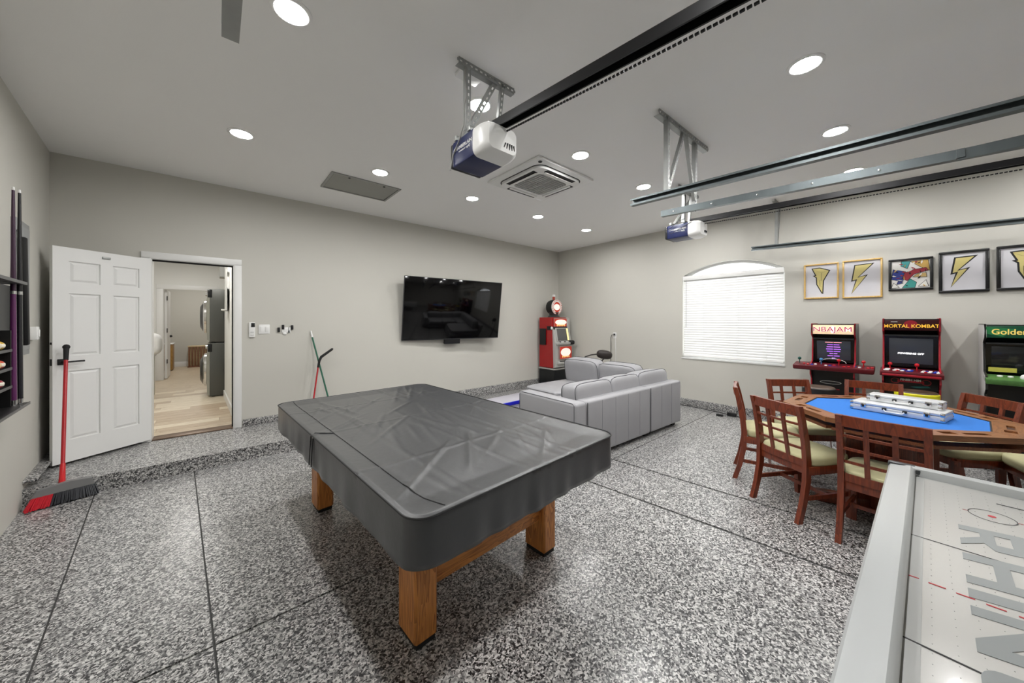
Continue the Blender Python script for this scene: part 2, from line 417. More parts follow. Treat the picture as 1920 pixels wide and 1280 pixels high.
# ---- window: frame, panes, sill
win = bpy.data.objects.new('window_1', None); C.objects.link(win); win['kind'] = 'structure'
b = B(); b.plate(win_loop(0.0), [win_loop(.04)], R + .09, R + .14, M=YZ); ob('window_frame', b, M_PLASW, win, smooth=0)
b = B(); b.span((R + .09, WY0 + .03, WZS - .02), (R + .14, WY1 - .03, WZS + .02)); b.span((R + .09, (WY0 + WY1) / 2 - .018, WZ0 + .03), (R + .14, (WY0 + WY1) / 2 + .018, WZS)); ob('mullion', b, M_PLASW, win)
M_PANE = mat('pane_glass', (1, 1, 1, 1), 0.0, trans=1.0)
MATS['pane_glass'].node_tree.nodes['Principled BSDF'].inputs['IOR'].default_value = 1.02
for y0, y1 in ((WY0 + .04, (WY0 + WY1) / 2 - .018), ((WY0 + WY1) / 2 + .018, WY1 - .04)):
    b = B(); b.span((R + .112, y0, WZ0 + .04), (R + .116, y1, WZS - .02)); ob('pane', b, M_PANE, win, smooth=0)
ar = [p for p in arch(.04) if p[1] > WZS + .021]
b = B(); b.plate([(ar[-1][0], WZS + .02), (ar[0][0], WZS + .02)] + ar, (), R + .112, R + .116, M=YZ); ob('pane', b, M_PANE, win, smooth=0)
b = B(); b.span((R - .012, WY0 - .01, WZ0 - .022), (R + .10, WY1 + .01, WZ0 + .004), .004); ob('window_sill', b, M_WHITE, win)

# ================================================================ CEILING THINGS
M_LENS = mat('lamp_lens', (1.0, .99, .975, 1), .5, emit=LAMP)
M_LRING = mat('lamp_trim', srgb(240, 240, 238), .5)
def downlight(x, y, label, group=None):
    t = thing('recessed_light', label, 'ceiling light', (x, y, H), 0, group)
    if not downlight.m:
        b = B(); b.lathe([(.074, 0), (.098, 0), (.098, -.004), (.09, -.009), (.078, -.009), (.074, -.006)], 32, ring=True); downlight.m.append(ob('trim_ring', b, M_LRING, t))
        b = B(); b.lathe([(0, -.004), (.075, -.004), (.075, -.002), (0, -.002)], 32); downlight.m.append(ob('lens', b, M_LENS, t, smooth=0))
    else:
        for s_ in downlight.m: ob(s_.name.split('.')[0], s_.data, None, t)
downlight.m = []
G = 'recessed ceiling lights'
for x, y, l in (
    (.16, 3.84, 'round recessed ceiling light above the open white door'),
    (1.37, 3.83, 'round recessed ceiling light right beside the ceiling access hatch'),
    (2.60, 3.83, 'round recessed ceiling light between the access hatch and the ceiling air conditioner'),
    (3.84, 3.82, 'round recessed ceiling light nearest the slot machine but one, behind the air conditioner'),
    (5.07, 3.81, 'round recessed ceiling light nearest the far room corner'),
    (.30, 2.15, 'large round recessed ceiling light at the top left of the photo'),
    (1.52, 2.14, 'round recessed ceiling light shining between the straps of the nearer garage opener'),
    (2.74, 2.13, 'round recessed ceiling light beside the right corner of the air conditioner'),
    (3.97, 2.12, 'round recessed ceiling light left of the long galvanised opener hanger'),
    (2.87, .43, 'round recessed ceiling light at the top right above the card table'),
    (4.07, .41, 'round recessed ceiling light between the top right light and the steel tracks'),
    (5.30, .39, 'round recessed ceiling light half hidden behind the lower steel track')):
    downlight(x, y, l, G)
for x, y in ((5.19, 2.11), (.42, .45), (1.64, .44), (4.2, -1.3), (5.4, -1.31)):  # unseen lights continuing the grid, added to light the room
    downlight(x, y, 'unseen round recessed ceiling light added to light the room', 'added recessed lights out of view')
for y in (6.6, 9.4, 12.4):  # unseen lamps added to brighten the hall
    t = thing('hall_fill_light', 'added flush round white ceiling light brightening the hall, out of view', 'ceiling light', (-.45, y, 2.85), 0, 'added hall ceiling lights')
    b = B(); b.lathe([(.15, 0), (.15, -.02), (.14, -.025), (.138, 0)], 24, ring=True); ob('rim', b, M_LRING, t)
    b = B(); b.lathe([(.138, -.022), (.1, -.035), (0, -.042)], 24); ob('diffuser', b, mat('hall_lens', (1, .97, .93, 1), .5, emit=95), t)

# access hatch
t = thing('access_hatch', 'flat grey rectangular access hatch set in the ceiling', 'hatch', (1.35, 4.42, H))
b = B(); b.plate(rect(-.395, -.275, .395, .275), [rect(-.37, -.25, .37, .25)], -.012, 0); ob('hatch_frame', b, mat('hatch_frame', srgb(150, 150, 146), .5), t, smooth=0)
b = B(); b.box((0, 0, -.004), (.73, .49, .006), bev=.002); ob('hatch_panel', b, mat('hatch_grey', srgb(150, 150, 143), .6, noise=.02), t)
for x in (-.2, .2):
    b = B(); b.box((x, -.225, -.009), (.02, .03, .006), bev=.002); ob('latch', b, M_BLACK, t)

# cassette air conditioner
t = thing('ceiling_air_conditioner', 'square white cassette air conditioner with centre grille in the ceiling', 'air conditioner', (2.87, 2.82, H), 0)
b = B(); b.box((0, 0, -.014), (.90, .86, .028), bev=.008); ob('panel', b, M_PLASW, t)
b = B(); b.plate(rrect(-.36, -.345, .36, .345, .11, 6), [rrect(-.235, -.225, .235, .225, .05, 5)], -.058, -.028); ob('air_frame', b, M_PLASW, t, smooth=30)
b = B(); b.plate(rrect(-.372, -.357, .372, .357, .12, 6), [rrect(-.361, -.346, .361, .346, .11, 6)], -.031, -.027); ob('shadow_gap', b, M_BLACK, t, smooth=30)
b = B(); b.plate(rrect(-.236, -.226, .236, .226, .05, 5), (), -.040, -.028); ob('filter', b, mat('filter_dark', srgb(22, 22, 22), .8), t)
b = B(); b.box((0, 0, -.050), (.012, .45, .012)); b.box((0, 0, -.050), (.47, .012, .012))
for q, (sx, sy) in enumerate(((1, 1), (-1, 1), (-1, -1), (1, -1))):
    for k in range(1, 6):
        if q % 2: b.box((sx * .118, sy * k * .038, -.051), (.225, .010, .014))
        else: b.box((sx * k * .039, sy * .112, -.051), (.010, .214, .014))
    if q % 2:
        for k in range(1, 12): b.box((sx * k * .019, sy * .112, -.049), (.005, .214, .006))
    else:
        b.box((sx * .118, sy * .112, -.0445), (.22, .21, .004))
ob('grille', b, mat('grille_grey', srgb(186, 186, 184), .5), t, smooth=0)
for k in range(4):
    a = k * PI / 2; M = Matrix.Rotation(a, 4, 'Z'); dd = .30 if k % 2 == 0 else .29
    bb = B(); bb.box((0, -dd - .010, -.0590), (.45, .060, .004), M=M); ob('outlet_slot', bb, M_BLACK, t, smooth=0)
    bb = B(); bb.box((0, -dd + .016, -.066), (.44, .030, .006), rot=(.25, 0, 0), bev=.002, M=M); ob('louvre', bb, M_PLASW, t)
b = B(); b.lathe([(0, -.034), (.020, -.034), (.022, -.028)], 16, M=Matrix.Translation((-.38, -.375, 0))); ob('sensor', b, M_BLACK, t)

# ---------------------------------------------------------------- punched steel strap helper (real holes)
def strap(b, a, c, w=.034, t=.003, pitch=.038, up=(0, 1, 0), angle=True):
    a = Vector(a); c = Vector(c); z = (c - a); L = z.length; z.normalize(); u = Vector(up)
    x = u.cross(z).normalized(); y = z.cross(x)
    M = Matrix((x, y, z)).transposed().to_4x4(); M.translation = a
    for s_ in (-1, 1): b.box((s_ * w * .33, 0, L / 2), (w * .34, t, L), M=M)
    n = max(2, int(L / pitch))
    for k in range(n + 1): b.box((0, 0, L * k / n), (w * .4, t, pitch * .5), M=M)
    if angle: b.box((w / 2, w / 2, L / 2), (t, w, L), M=M)
    return b
def cable(b, pts, r=.004): return b.tube(pts, r, 6)

def opener(name, label, cx, y0, z0, tilt, bars):
    t = thing(name, label, 'garage opener', (cx, y0, z0))
    # body runs in local +y from 0.10; white end cap at the near end
    b = B(); b.box((0, .23, .085), (.25, .26, .17), bev=.012); ob('motor_housing', b, mat('opener_blue', srgb(15, 27, 76), .4), t)
    b = B()
    prof = rrect(-.135, -.012, .135, .178, .045, 6)
    rings = [(0.10, 1.0), (.04, 1.0), (-.01, .93), (-.035, .80)]
    bm = bmesh.new(); rv = []
    for yy, s_ in rings: rv.append([bm.verts.new((x * s_, yy, .085 + (z - .085) * s_)) for x, z in prof])
    for p, q in zip(rv, rv[1:]):
        for k in range(len(p)): bm.faces.new((p[k], p[(k + 1) % len(p)], q[(k + 1) % len(p)], q[k]))
    bm.faces.new(rv[-1]); bm.faces.new(rv[0]); bmesh.ops.recalc_face_normals(bm, faces=bm.faces); b._merge(bm)
    ob('light_cover', b, M_PLASW, t, smooth=50)
    b = B(); b.box((0, .375, .085), (.245, .03, .165), bev=.012); ob('rear_cover', b, M_PLASB, t)
    b = B()
    for k in range(5): b.box((.01 + k * .02, -.0325 + abs(k - 2) * .0006, .045), (.006, .012, .045), rot=(.25, .35 - k * .18, 0))
    ob('vent_slot', b, M_BLACK, t)
    me = text_mesh('CHAMBERLAIN', .032, .0006, .0004); ob('lettering', me, M_PLASW, t, (-.1262, .23, .105), (PI / 2, 0, -PI / 2))
    me = text_mesh('POWERED BY', .013, .0006, .0002); ob('lettering', me, M_PLASW, t, (-.1262, .235, .078), (PI / 2, 0, -PI / 2))
    me = text_mesh('myQ', .022, .0006, .0004); ob('lettering', me, M_PLASW, t, (-.1262, .165, .078), (PI / 2, 0, -PI / 2))
    # rail and chain towards the door
    L = y0 - YF; zr = .19
    b = B(); e = (0, -L + .04, zr - tilt * L)
    for dx in (-.026, .026): b.bar((dx, .12, zr + .01), (dx, e[1], e[2] + .01), .008, .052)
    b.bar((0, .12, zr + .032), (0, e[1], e[2] + .032), .058, .008); ob('rail', b, mat('rail_black', srgb(20, 20, 22), .35, .3), t, smooth=0)
    b = B(); n = 230
    for k in range(n):
        f = k / n; b.box((.03, -.02 + (e[1] + .02) * f, zr - tilt * L * f - .045), (.008, L / n * .7, .008))
    ob('chain', b, M_BLACK, t, smooth=0)['kind'] = 'stuff'
    b = B(); b.lathe([(0, -.012), (.012, -.012), (.012, .012), (0, .012)], 12, M=Matrix.Translation((.034, -.01, zr + .015)) @ Matrix.Rotation(PI / 2, 4, 'Y')); ob('bolt', b, M_CHROME, t)
    b = B(); b.span((-.13, .14, .17), (.13, .17, .20), .002); b.span((-.13, .30, .17), (.13, .33, .20), .002); ob('mounting_bracket', b, M_STEEL, t)
    for nm, p, q, w in bars:
        b = B(); o = Vector((cx, y0, z0)); strap(b, Vector(p) - o, Vector(q) - o, w); ob(nm, b, M_STEEL, t, smooth=0)
    return t
o1 = opener('garage_opener', 'blue and white garage door opener hanging nearest, above the pool table', 1.335, 1.665, 2.50, .092,
    [('hanger_bar', (1.14, 1.83, H - .02), (1.60, 1.83, H - .02), .04), ('hanger_strap', (1.215, 1.83, H - .02), (1.225, 1.85, 2.69), .034),
     ('hanger_strap', (1.44, 1.83, H - .02), (1.27, 1.97, 2.69), .034), ('hanger_strap', (1.50, 1.83, H - .02), (1.45, 1.83, 2.69), .026)])
b = B(); cable(b, [(-.14, .17, .6), (-.15, .165, .5), (-.13, .17, .42), (-.15, .17, .33), (-.14, .19, .22), (-.135, .25, .15), (-.13, .34, .08), (-.14, .36, -.02)]); ob('cable', b, mat('cable_grey', srgb(150, 150, 146), .5), o1)
b = B(); b.span((-.14, .165, .585), (.02, .30, .612), .002); ob('ceiling_plate', b, M_WHITE, o1)
o2 = opener('garage_opener', 'blue and white garage door opener farther away by the right wall, below the steel tracks', 4.50, 1.66, 2.51, .03,
    [('hanger_bar', (4.2, 1.80, H - .02), (4.8, 1.80, H - .02), .04), ('hanger_strap', (4.40, 1.80, H - .02), (4.42, 1.82, 2.70), .034),
     ('hanger_strap', (4.70, 1.80, H - .02), (4.46, 1.95, 2.70), .034), ('hanger_strap', (4.6, 1.80, H - .02), (4.58, 1.82, 2.70), .026)])
b = B(); cable(b, [(-.10, .14, .58), (-.11, .14, .35), (-.12, .14, .22), (-.14, .2, .2), (-.15, .36, .1), (-.14, .3, .06), (-.14, .05, .16)]); ob('cable', b, M_BLACK, o2)

# ---------------------------------------------------------------- door tracks
def track(label, X, y1, z1, slope, straps, flip=1, m=None):
    t = thing('door_track', label, 'door track', (X, y1, z1), 0, 'overhead garage door tracks')
    L = y1 - YF - .03; M = Matrix(((1, 0, 0, 0), (0, 0, -1, 0), (0, 1, 0, 0), (0, 0, 0, 1))); SH = Matrix.Identity(4); SH[2][1] = slope
    b = B(); f = flip
    b.plate([(0, -.028), (f * .045, -.028), (f * .045, -.012), (f * .041, -.012), (f * .041, -.024), (f * .004, -.024), (f * .004, .024), (f * .041, .024), (f * .041, .014), (f * .045, .014), (f * .045, .028), (0, .028)], (), 0, L, M=SH @ M)
    ob('channel', b, m or M_DSTEEL, t, smooth=0)
    b = B()
    for k in range(int(L / .33)):
        b.lathe([(0, -.004), (.007, -.003), (.007, .001)], 8, M=Matrix.Translation((-.0 if f > 0 else 0, -.12 - k * .33, .0 - slope * (.12 + k * .33))) @ Matrix.Rotation(PI / 2, 4, 'Y'))
    ob('rivet', b, M_CHROME, t)
    for nm, p, q, w in straps:
        b = B(); o = Vector((X, y1, z1)); strap(b, Vector(p) - o, Vector(q) - o, w); ob(nm, b, M_STEEL, t, smooth=0)
    return t
track('galvanised door track running nearest overhead, with the long ceiling hanger bar', 2.72, 1.55, 2.475, .029,
    [('hanger_bar', (2.60, 1.26, H - .022), (3.53, 1.24, H - .022), .045), ('hanger_strap', (2.74, 1.25, H - .02), (2.74, 1.25, 2.47), .034), ('brace', (3.04, 1.25, H - .03), (2.76, 1.25, 2.55), .026)], flip=-1)
t2 = track('galvanised door track just behind the nearest one, passing the farther opener', 3.25, 1.56, 2.50, .041,
    [('hanger_strap', (3.29, 1.25, H - .03), (3.27, 1.25, 2.46), .034), ('brace', (3.08, 1.25, H - .03), (3.27, 1.25, 2.54), .026)])
b = B(); b.span((-.012, -3.2, -.11), (-.004, -1.75, -.05)); b.box((-.012, -1.76, -.075), (.02, .03, .05)); ob('door_stiffener', b, M_DSTEEL, t2)
track('thin door track beside the right wall, above the framed pictures', 5.85, 1.468, 2.50, .036,
    [('hanger_bar', (5.70, 1.17, H - .015), (6.1, 1.17, H - .015), .034), ('hanger_strap', (5.88, 1.17, H - .02), (5.87, 1.17, 2.50), .034), ('brace', (6.02, 1.17, H - .03), (5.88, 1.17, 2.58), .026)], flip=-1)
track('short end of a door track poking into the top left of the photo', .055, 1.46, 2.415, .03,
    [('hanger_strap', (.05, .9, H - .02), (.05, .9, 2.41), .034)], flip=-1, m=M_STEEL)
# ================================================================ POOL TABLE AND ITS COVER
PT = (1.099, 2.275); PR = math.radians(3.17)
t = thing('pool_table', 'oak pool table standing under the black cover', 'pool table', (PT[0], PT[1], 0), PR)
LXc, LYc, LSx, LSy = .432, .755, .115, .17
for sx in (-1, 1):
    for sy in (-1, 1):
        b = B(); b.box((sx * LXc, sy * LYc, .345), (LSx, LSy, .65), bev=.012, seg=1); lg = ob('leg', b, M_OAK, t)
        b = B(); b.box((sx * LXc, sy * LYc, .01), (LSx - .02, LSy - .02, .02)); ob('foot_pad', b, M_RUBBER, lg)
for sy in (-1, 1):
    b = B(); b.box((0, sy * (LYc + .03), .42), (LXc * 2 - LSx, .03, .40), bev=.004); ob('apron_board', b, M_OAKX, t)
for sx in (-1, 1):
    b = B(); b.box((sx * (LXc - .02), 0, .565), (.03, LYc * 2 - LSy, .17), bev=.004); ob('apron_board', b, M_OAKY, t)
b = B(); b.box((0, 0, .70), (1.26, 2.22, .10), bev=.02); ob('table_bed', b, M_OAKY, t)
# cover: rounded rectangle top with a raised rim, folds and a hanging skirt
HX, HY, ZT, ZH = .668, 1.159, .782, .592
random.seed(3)
wr_ = [(random.uniform(-.5, .5), random.uniform(-1, 1), random.uniform(-.6, .6), random.uniform(.12, .4), random.uniform(.003, .008)) for _ in range(60)]
def topz(x, y):
    z = -.014 * min(1, max(0, (1 - abs(x) / HX) * 5)) * min(1, max(0, (1 - abs(y) / HY) * 8))
    for fx in (-.38, -.05, .28): z += .004 * math.exp(-((x - fx) / .008) ** 2)
    for fy in (-.62, .1, .72): z += .003 * math.exp(-((y - fy) / .010) ** 2)
    for cx, cy, a, L, h in wr_:
        dx, dy = x - cx, y - cy; u_ = dx * math.cos(a + 1.2) + dy * math.sin(a + 1.2); v_ = -dx * math.sin(a + 1.2) + dy * math.cos(a + 1.2)
        if abs(u_) < L: z += h * math.exp(-(v_ / .012) ** 2) * (1 - (u_ / L) ** 2)
    return z
GX, GY = 96, 168
def cov_xy(u_, v_):
    m = max(abs(u_), abs(v_))
    if m < 1e-9: return 0.0, 0.0
    # corners get their radius from a superellipse in metres measured from the rim
    r = .085; x, y = u_ * HX, v_ * HY; dx, dy = abs(x) - (HX - r), abs(y) - (HY - r)
    if dx > 0 and dy > 0:
        l = math.hypot(dx, dy); q = max(dx, dy) / l; x = math.copysign(HX - r + dx * q, x); y = math.copysign(HY - r + dy * q, y)
    return x, y
bm = bmesh.new(); grid = []
for i in range(GX + 1):
    col = []
    for j in range(GY + 1):
        u_, v_ = 2 * i / GX - 1, 2 * j / GY - 1; x, y = cov_xy(u_, v_)
        ed = min(1 - abs(u_), (1 - abs(v_)) * HY / HX) * HX
        col.append(bm.verts.new((x, y, ZT + (topz(x, y) if ed > .001 else 0) - .008 * max(0, 1 - ed / .016) ** 2)))
    grid.append(col)
for i in range(GX):
    for j in range(GY): bm.faces.new((grid[i][j], grid[i + 1][j], grid[i + 1][j + 1], grid[i][j + 1]))
loop = [grid[i][0] for i in range(GX)] + [grid[GX][j] for j in range(GY)] + [grid[i][GY] for i in range(GX, 0, -1)] + [grid[0][j] for j in range(GY, 0, -1)]
base = [(v.co.x, v.co.y) for v in loop]; NB = len(base); prev = loop; NS = 9
for s_i in range(1, NS + 1):                               # skirt rings, downwards
    f = 1 - s_i / NS; ring = []
    for k, (x, y) in enumerate(base):
        n_ = Vector((math.copysign(abs(x / HX) ** 8, x), math.copysign(abs(y / HY) ** 8, y), 0)); n_.normalize(); p_ = math.atan2(y / HY, x / HX)
        amp = (1 - f) * (.0035 * math.sin(23 * p_ + 1.3) + .0025 * math.sin(41 * p_) + .002 * math.sin(11 * p_)) + .003 * (1 - f)
        zz = ZH + (ZT - .008 - ZH) * f + (1 - f) * (.0025 * math.sin(5 * p_) + .001 * math.sin(13 * p_))
        ring.append(bm.verts.new((x + n_.x * amp, y + n_.y * amp, zz)))
    for k in range(NB): bm.faces.new((prev[k], ring[k], ring[(k + 1) % NB], prev[(k + 1) % NB]))
    prev = ring
bmesh.ops.recalc_face_normals(bm, faces=bm.faces)
cov = thing('pool_table_cover', 'black vinyl fitted cover draped over the pool table', 'table cover', (PT[0], PT[1], 0), PR)
b = B(); b._merge(bm); co = ob('cover_sheet', b, M_VINYL, cov, smooth=60)
so = co.modifiers.new('thickness', 'SOLIDIFY'); so.thickness = .004; so.offset = -1
b = B(); b.tube([(x * 1.001, y * 1.001, ZT - .004) for x, y in base], .0045, 6, closed=True); ob('piping', b, M_VINYLS, cov)
b = B(); seam = []
for k in range(40):
    y = -HY + .03 + (2 * HY - .06) * k / 39; x = -HX + .115 + (.03 * math.exp(-((y + HY) / .12) ** 2) if y < 0 else 0)
    seam.append((x, y, ZT + topz(x, y) + .001))
b.tube(seam, .0022, 6); ob('stitched_seam', b, M_VINYLS, cov)
b = B(); pts = [(-HX - .012, .10, ZH + .01), (-HX - .008, .10, ZH + .09), (-HX - .002, .10, ZT - .012), (-HX + .02, .10, ZT + .003), (-HX + .115, .06, ZT + topz(-HX + .115, .06) + .002)]
b.tube(pts, .003, 6); b.tube([(p[0] - .001, p[1] - .05, p[2]) for p in pts[:3]], .003, 6); ob('fold_seam', b, M_VINYLS, cov)

# ================================================================ SECTIONAL SOFA
SR = math.radians(-2.0)
sf = thing('sectional_sofa', 'large light grey leather sectional sofa with dark piping and a chaise', 'sofa', (4.96, 2.09, 0), SR)
# local frame: origin at the outer back right corner, x to the left is negative, y away from the camera
def frame_part(name, a, c, bev=.025):
    b = B(); b.span(a, c, bev, 3); return ob(name, b, M_SOFA, sf)
SL = -2.24
frame_part('back_panel', (SL + .18, 0, .05), (-.82, .16, .625)); frame_part('back_panel', (-.81, 0, .05), (0, .16, .625))
frame_part('seat_base', (SL + .19, .17, .05), (-.82, .92, .30)); frame_part('seat_base', (-.81, .17, .05), (-.17, 1.12, .30))
frame_part('side_panel', (-.16, .17, .05), (0, 1.85, .625)); frame_part('chaise_base', (-1.32, 1.13, .05), (-.17, 1.90, .28))
arm = frame_part('arm', (SL, 0, .05), (SL + .175, .90, .625), .035)
b = B(); b.tube([(SL + .002, .03, .10), (SL + .002, .03, .60), (SL + .012, .06, .618), (SL + .012, .85, .618), (SL + .002, .88, .59), (SL + .002, .88, .10)], .004, 6); ob('piping', b, M_SOFAP, arm)
b = B()
for x in (SL + .178, -.815): b.box((x, -.001, .335), (.006, .006, .56))
ob('joint_shadow_gap', b, M_SOFAP, sf)
M_SS = mat('sofa_seam', srgb(140, 140, 143), .6)
for k in range(1, 5): b = B(); b.tube([(SL + .18 + (2.24 - .82 - .18) * k / 5, -.001, .07), (SL + .18 + (2.24 - .82 - .18) * k / 5, -.001, .61)], .0022, 5); ob('panel_seam', b, M_SS, sf)
for k in range(1, 3): b = B(); b.tube([(-.81 + .81 * k / 3, -.001, .07), (-.81 + .81 * k / 3, -.001, .61)], .0022, 5); ob('panel_seam', b, M_SS, sf)
for x, y in ((SL + .1, .1), (-.1, .1), (-.82, .1), (SL + .1, .8), (-.1, 1.8), (-1.25, 1.2), (-1.25, 1.82)):
    b = B(); b.box((x, y, .026), (.08, .08, .052)); ob('leg', b, M_BLACK, sf)
def cushion(name, c, d, rot=(0, 0, 0), axis='Z', k=7):
    b = B(); b.puff((0, 0, 0), d, k, 9, crown=.10 if axis == 'Z' else .0)
    o = ob(name, b, M_SOFA, sf, c, rot, smooth=80)
    b = B()
    if axis == 'Z': b.tube([(x, y, d[2] * .30) for x, y, _ in rounded_loop(d[0] * .497, d[1] * .497, k)], .004, 6, closed=True)
    elif axis == 'Y':
        for s_ in (-1, 1): b.tube([(x, s_ * d[1] * .36, z) for x, z, _ in rounded_loop(d[0] * .494, d[2] * .494, k)], .004, 6, closed=True)
    else:
        for s_ in (-1, 1): b.tube([(s_ * d[0] * .36, y, z) for y, z, _ in rounded_loop(d[1] * .494, d[2] * .494, k)], .004, 6, closed=True)
    ob('piping', b, M_SOFAP, o); return o
for x in (SL + .52, SL + 1.12): cushion('seat_cushion', (x, .62, .37), (.62, .74, .17))
cushion('seat_cushion', (-.49, .66, .37), (.64, .92, .17))
cushion('chaise_cushion', (-.74, 1.51, .355), (1.16, .78, .17))
cushion('back_cushion', (SL + .52, .27, .575), (.66, .28, .38), (-.13, 0, 0), 'Y', 6)
cushion('back_cushion', (SL + 1.14, .27, .58), (.62, .28, .38), (-.13, 0, 0), 'Y', 6)
cushion('back_cushion', (-.45, .26, .59), (.76, .28, .38), (-.12, 0, 0), 'Y', 6)
cushion('back_cushion', (-.28, .80, .60), (.27, .68, .42), (0, -.12, 0), 'X', 6)
cushion('back_cushion', (-.34, 1.45, .615), (.26, .70, .44), (0, -.16, 0), 'X', 6)

# lamp behind the sofa
t = thing('gooseneck_lamp', 'dark gooseneck floor lamp with an oval head behind the sofa', 'lamp', (5.36, 4.16, 0))
b = B(); b.lathe([(0, 0), (.15, 0), (.15, .015), (.03, .03), (0, .03)], 24); ob('base', b, M_BLACK, t)
b = B(); b.tube([(0, 0, .02), (0, 0, .55), (.01, -.02, .68), (.05, -.07, .77), (.12, -.16, .81), (.20, -.27, .83)], .012, 8); ob('stem', b, mat('lamp_dark', srgb(44, 38, 36), .45), t)
b = B(); b.puff((.26, -.36, .82), (.16, .30, .17), 2.6, 6, rot=(.15, 0, .9)); ob('lamp_head', b, mat('lamp_dark', srgb(44, 38, 36), .45), t, smooth=80)
b = B(); b.tube([(.25, -.42, .80), (.2, -.36, .72), (.17, -.30, .64)], .012, 8); ob('handle', b, mat('lamp_dark', srgb(44, 38, 36), .45), t)

# outlet with cord beside it
t = thing('wall_outlet', 'white wall outlet with a grey cord hanging down behind the sofa', 'outlet', (R, 3.925, 1.17), RROT)
b = B(); b.box((0, -.004, 0), (.075, .008, .118), bev=.003); ob('cover_plate', b, M_PLASW, t)
b = B(); b.box((0, -.02, .02), (.03, .03, .035), bev=.005); ob('plug', b, M_PLASB, t)
b = B(); b.tube([(0, -.03, .02), (-.05, -.04, .01), (-.075, -.035, -.05), (-.08, -.03, -.3), (-.085, -.025, -.8), (-.08, -.03, -1.0)], .007, 6); ob('cord', b, mat('cord_grey', srgb(110, 110, 108), .5), t)
b = B(); b.tube([(.02, -.012, -.03), (.03, -.012, -.4), (.03, -.012, -1.0)], .006, 6); ob('cord', b, M_PLASW, t)

# flat board with a blue edge
t = thing('floor_game_board', 'flat light grey board with a blue edge lying by the sofa arm', 'board', (3.60, 4.47, 0), math.radians(2))
b = B(); b.span((.006, .03, .0), (1.2, .50, .052), .004); ob('board_top', b, mat('board_grey', srgb(196, 194, 204), .4), t)
b = B(); b.span((-.006, .0, .006), (.006, .47, .058), .002); b.span((0, -.006, .006), (1.2, .03, .058), .002); ob('edge_strip', b, mat('board_blue', srgb(18, 22, 190), .4), t)
b = B(); b.bar((-.01, .47, .048), (-.01, .53, .048), .01, .01); ob('edge_tip', b, M_BLACK, t)

# ================================================================ TELEVISION
tvc = Vector((3.215, 5.262, 1.667))
tv = thing('television', 'large flat black television tilted down on the back wall', 'television', (tvc.x, tvc.y, tvc.z), math.radians(-5.5))
TW, TH_ = 1.875, 1.065; til = math.radians(8.5)
RT = Matrix.Rotation(til, 4, 'X')
b = B(); b.box((0, .012, 0), (TW, .03, TH_), bev=.006, M=RT); ob('back_case', b, M_PLASB, tv)
b = B(); b.box((0, -.0055, .004), (TW - .014, .006, TH_ - .022), bev=.001, M=RT); ob('screen', b, M_GLASSB, tv)
b = B(); b.box((0, .05, -.1), (.9, .05, .5), bev=.02, M=RT); ob('electronics_housing', b, M_PLASB, tv)
b = B(); b.plate(rect(-TW / 2 - .002, -TH_ / 2 - .002, TW / 2 + .002, TH_ / 2 + .002), [rect(-TW / 2 + .006, -TH_ / 2 + .010, TW / 2 - .006, TH_ / 2 - .006)], .002, .010, M=RT @ RX); ob('bezel', b, mat('bezel_grey', srgb(70, 70, 72), .3, .6), tv, smooth=0)
b = B(); b.box((-.02, .03, -TH_ / 2 - .045), (.30, .06, .085), bev=.004, M=RT); ob('receiver_box', b, M_PLASB, tv)
b = B(); b.bar((-.12, .08, .1), (-.12, .175, .1), .06, .06); b.bar((.12, .08, .1), (.12, .175, .1), .06, .06); b.box((.0, .186, .1), (.4, .02, .3), rot=(0, 0, math.radians(5.5))); ob('wall_arm', b, M_BLACK, tv)

# ================================================================ SLOT MACHINE
M_RED = mat('slot_red', srgb(158, 6, 10), .3, coat=.3); M_SIL = mat('slot_silver', srgb(188, 188, 184), .4, .3)
t = thing('slot_machine', 'red and silver slot machine with round lit topper in the far corner', 'slot machine', (5.76, 5.40, 0))
# local: front towards -y; x from -.29 to .29
b = B(); b.plate([(0, 0), (-.40, 0), (-.46, .40), (0, .40)], (), -.29, .29, M=YZ); ob('stand', b, mat('stand_black', srgb(12, 16, 18), .3), t, smooth=0)
b = B(); b.plate([(0, .41), (-.47, .41), (-.47, .44), (0, .44)], (), -.295, .295, M=YZ); ob('stand_trim', b, M_CHROME, t, smooth=0)
b = B(); b.plate([(0, .45), (-.40, .45), (-.36, 1.545), (0, 1.545)], (), -.285, .20, M=YZ); ob('cabinet', b, M_RED, t, smooth=0)
b = B(); b.plate([(-.40, .45), (-.46, .46), (-.47, .95), (-.44, 1.02), (-.38, 1.33), (-.36, 1.33), (-.36, 1.545), (-.34, 1.545)], (), -.265, .285, M=YZ); b.span((.20, -.40, .45), (.285, -.02, 1.52), .005); ob('front_frame', b, M_SIL, t, smooth=0)
M_LIT = mat('lit_glass', srgb(255, 246, 236), .3, emit=.3); M_LITR = mat('lit_red', srgb(196, 54, 36), .3, emit=.12)
def lit_panel(name, c, w, h, rx):
    M = Matrix.Translation(c) @ Matrix.Rotation(rx, 4, 'X')
    b = B(); b.box((0, 0, 0), (w, .016, h), bev=.003, M=M); o = ob(name, b, M_LITR, t)
    b = B(); b.plate(circ(0, .006, w * .41, 28, h * .34), (), .008, .0095, M=M @ RX); ob('lit_oval', b, M_LIT, o)
    b = B()
    for k in range(5): b.plate(circ((k - 2) * w * .13, -h * .33, w * .05, 10), (), .008, .0105, M=M @ RX)
    ob('printed_mark', b, mat('mark_gold', srgb(250, 196, 120), .4, emit=.4), o)
    b = B(); b.plate(rrect(-w / 2 - .008, -h / 2 - .008, w / 2 + .008, h / 2 + .008, .01), [rect(-w / 2 + .004, -h / 2 + .004, w / 2 - .004, h / 2 - .004)], .004, .012, M=M @ RX); ob('panel_rim', b, M_CHROME, o, smooth=30)
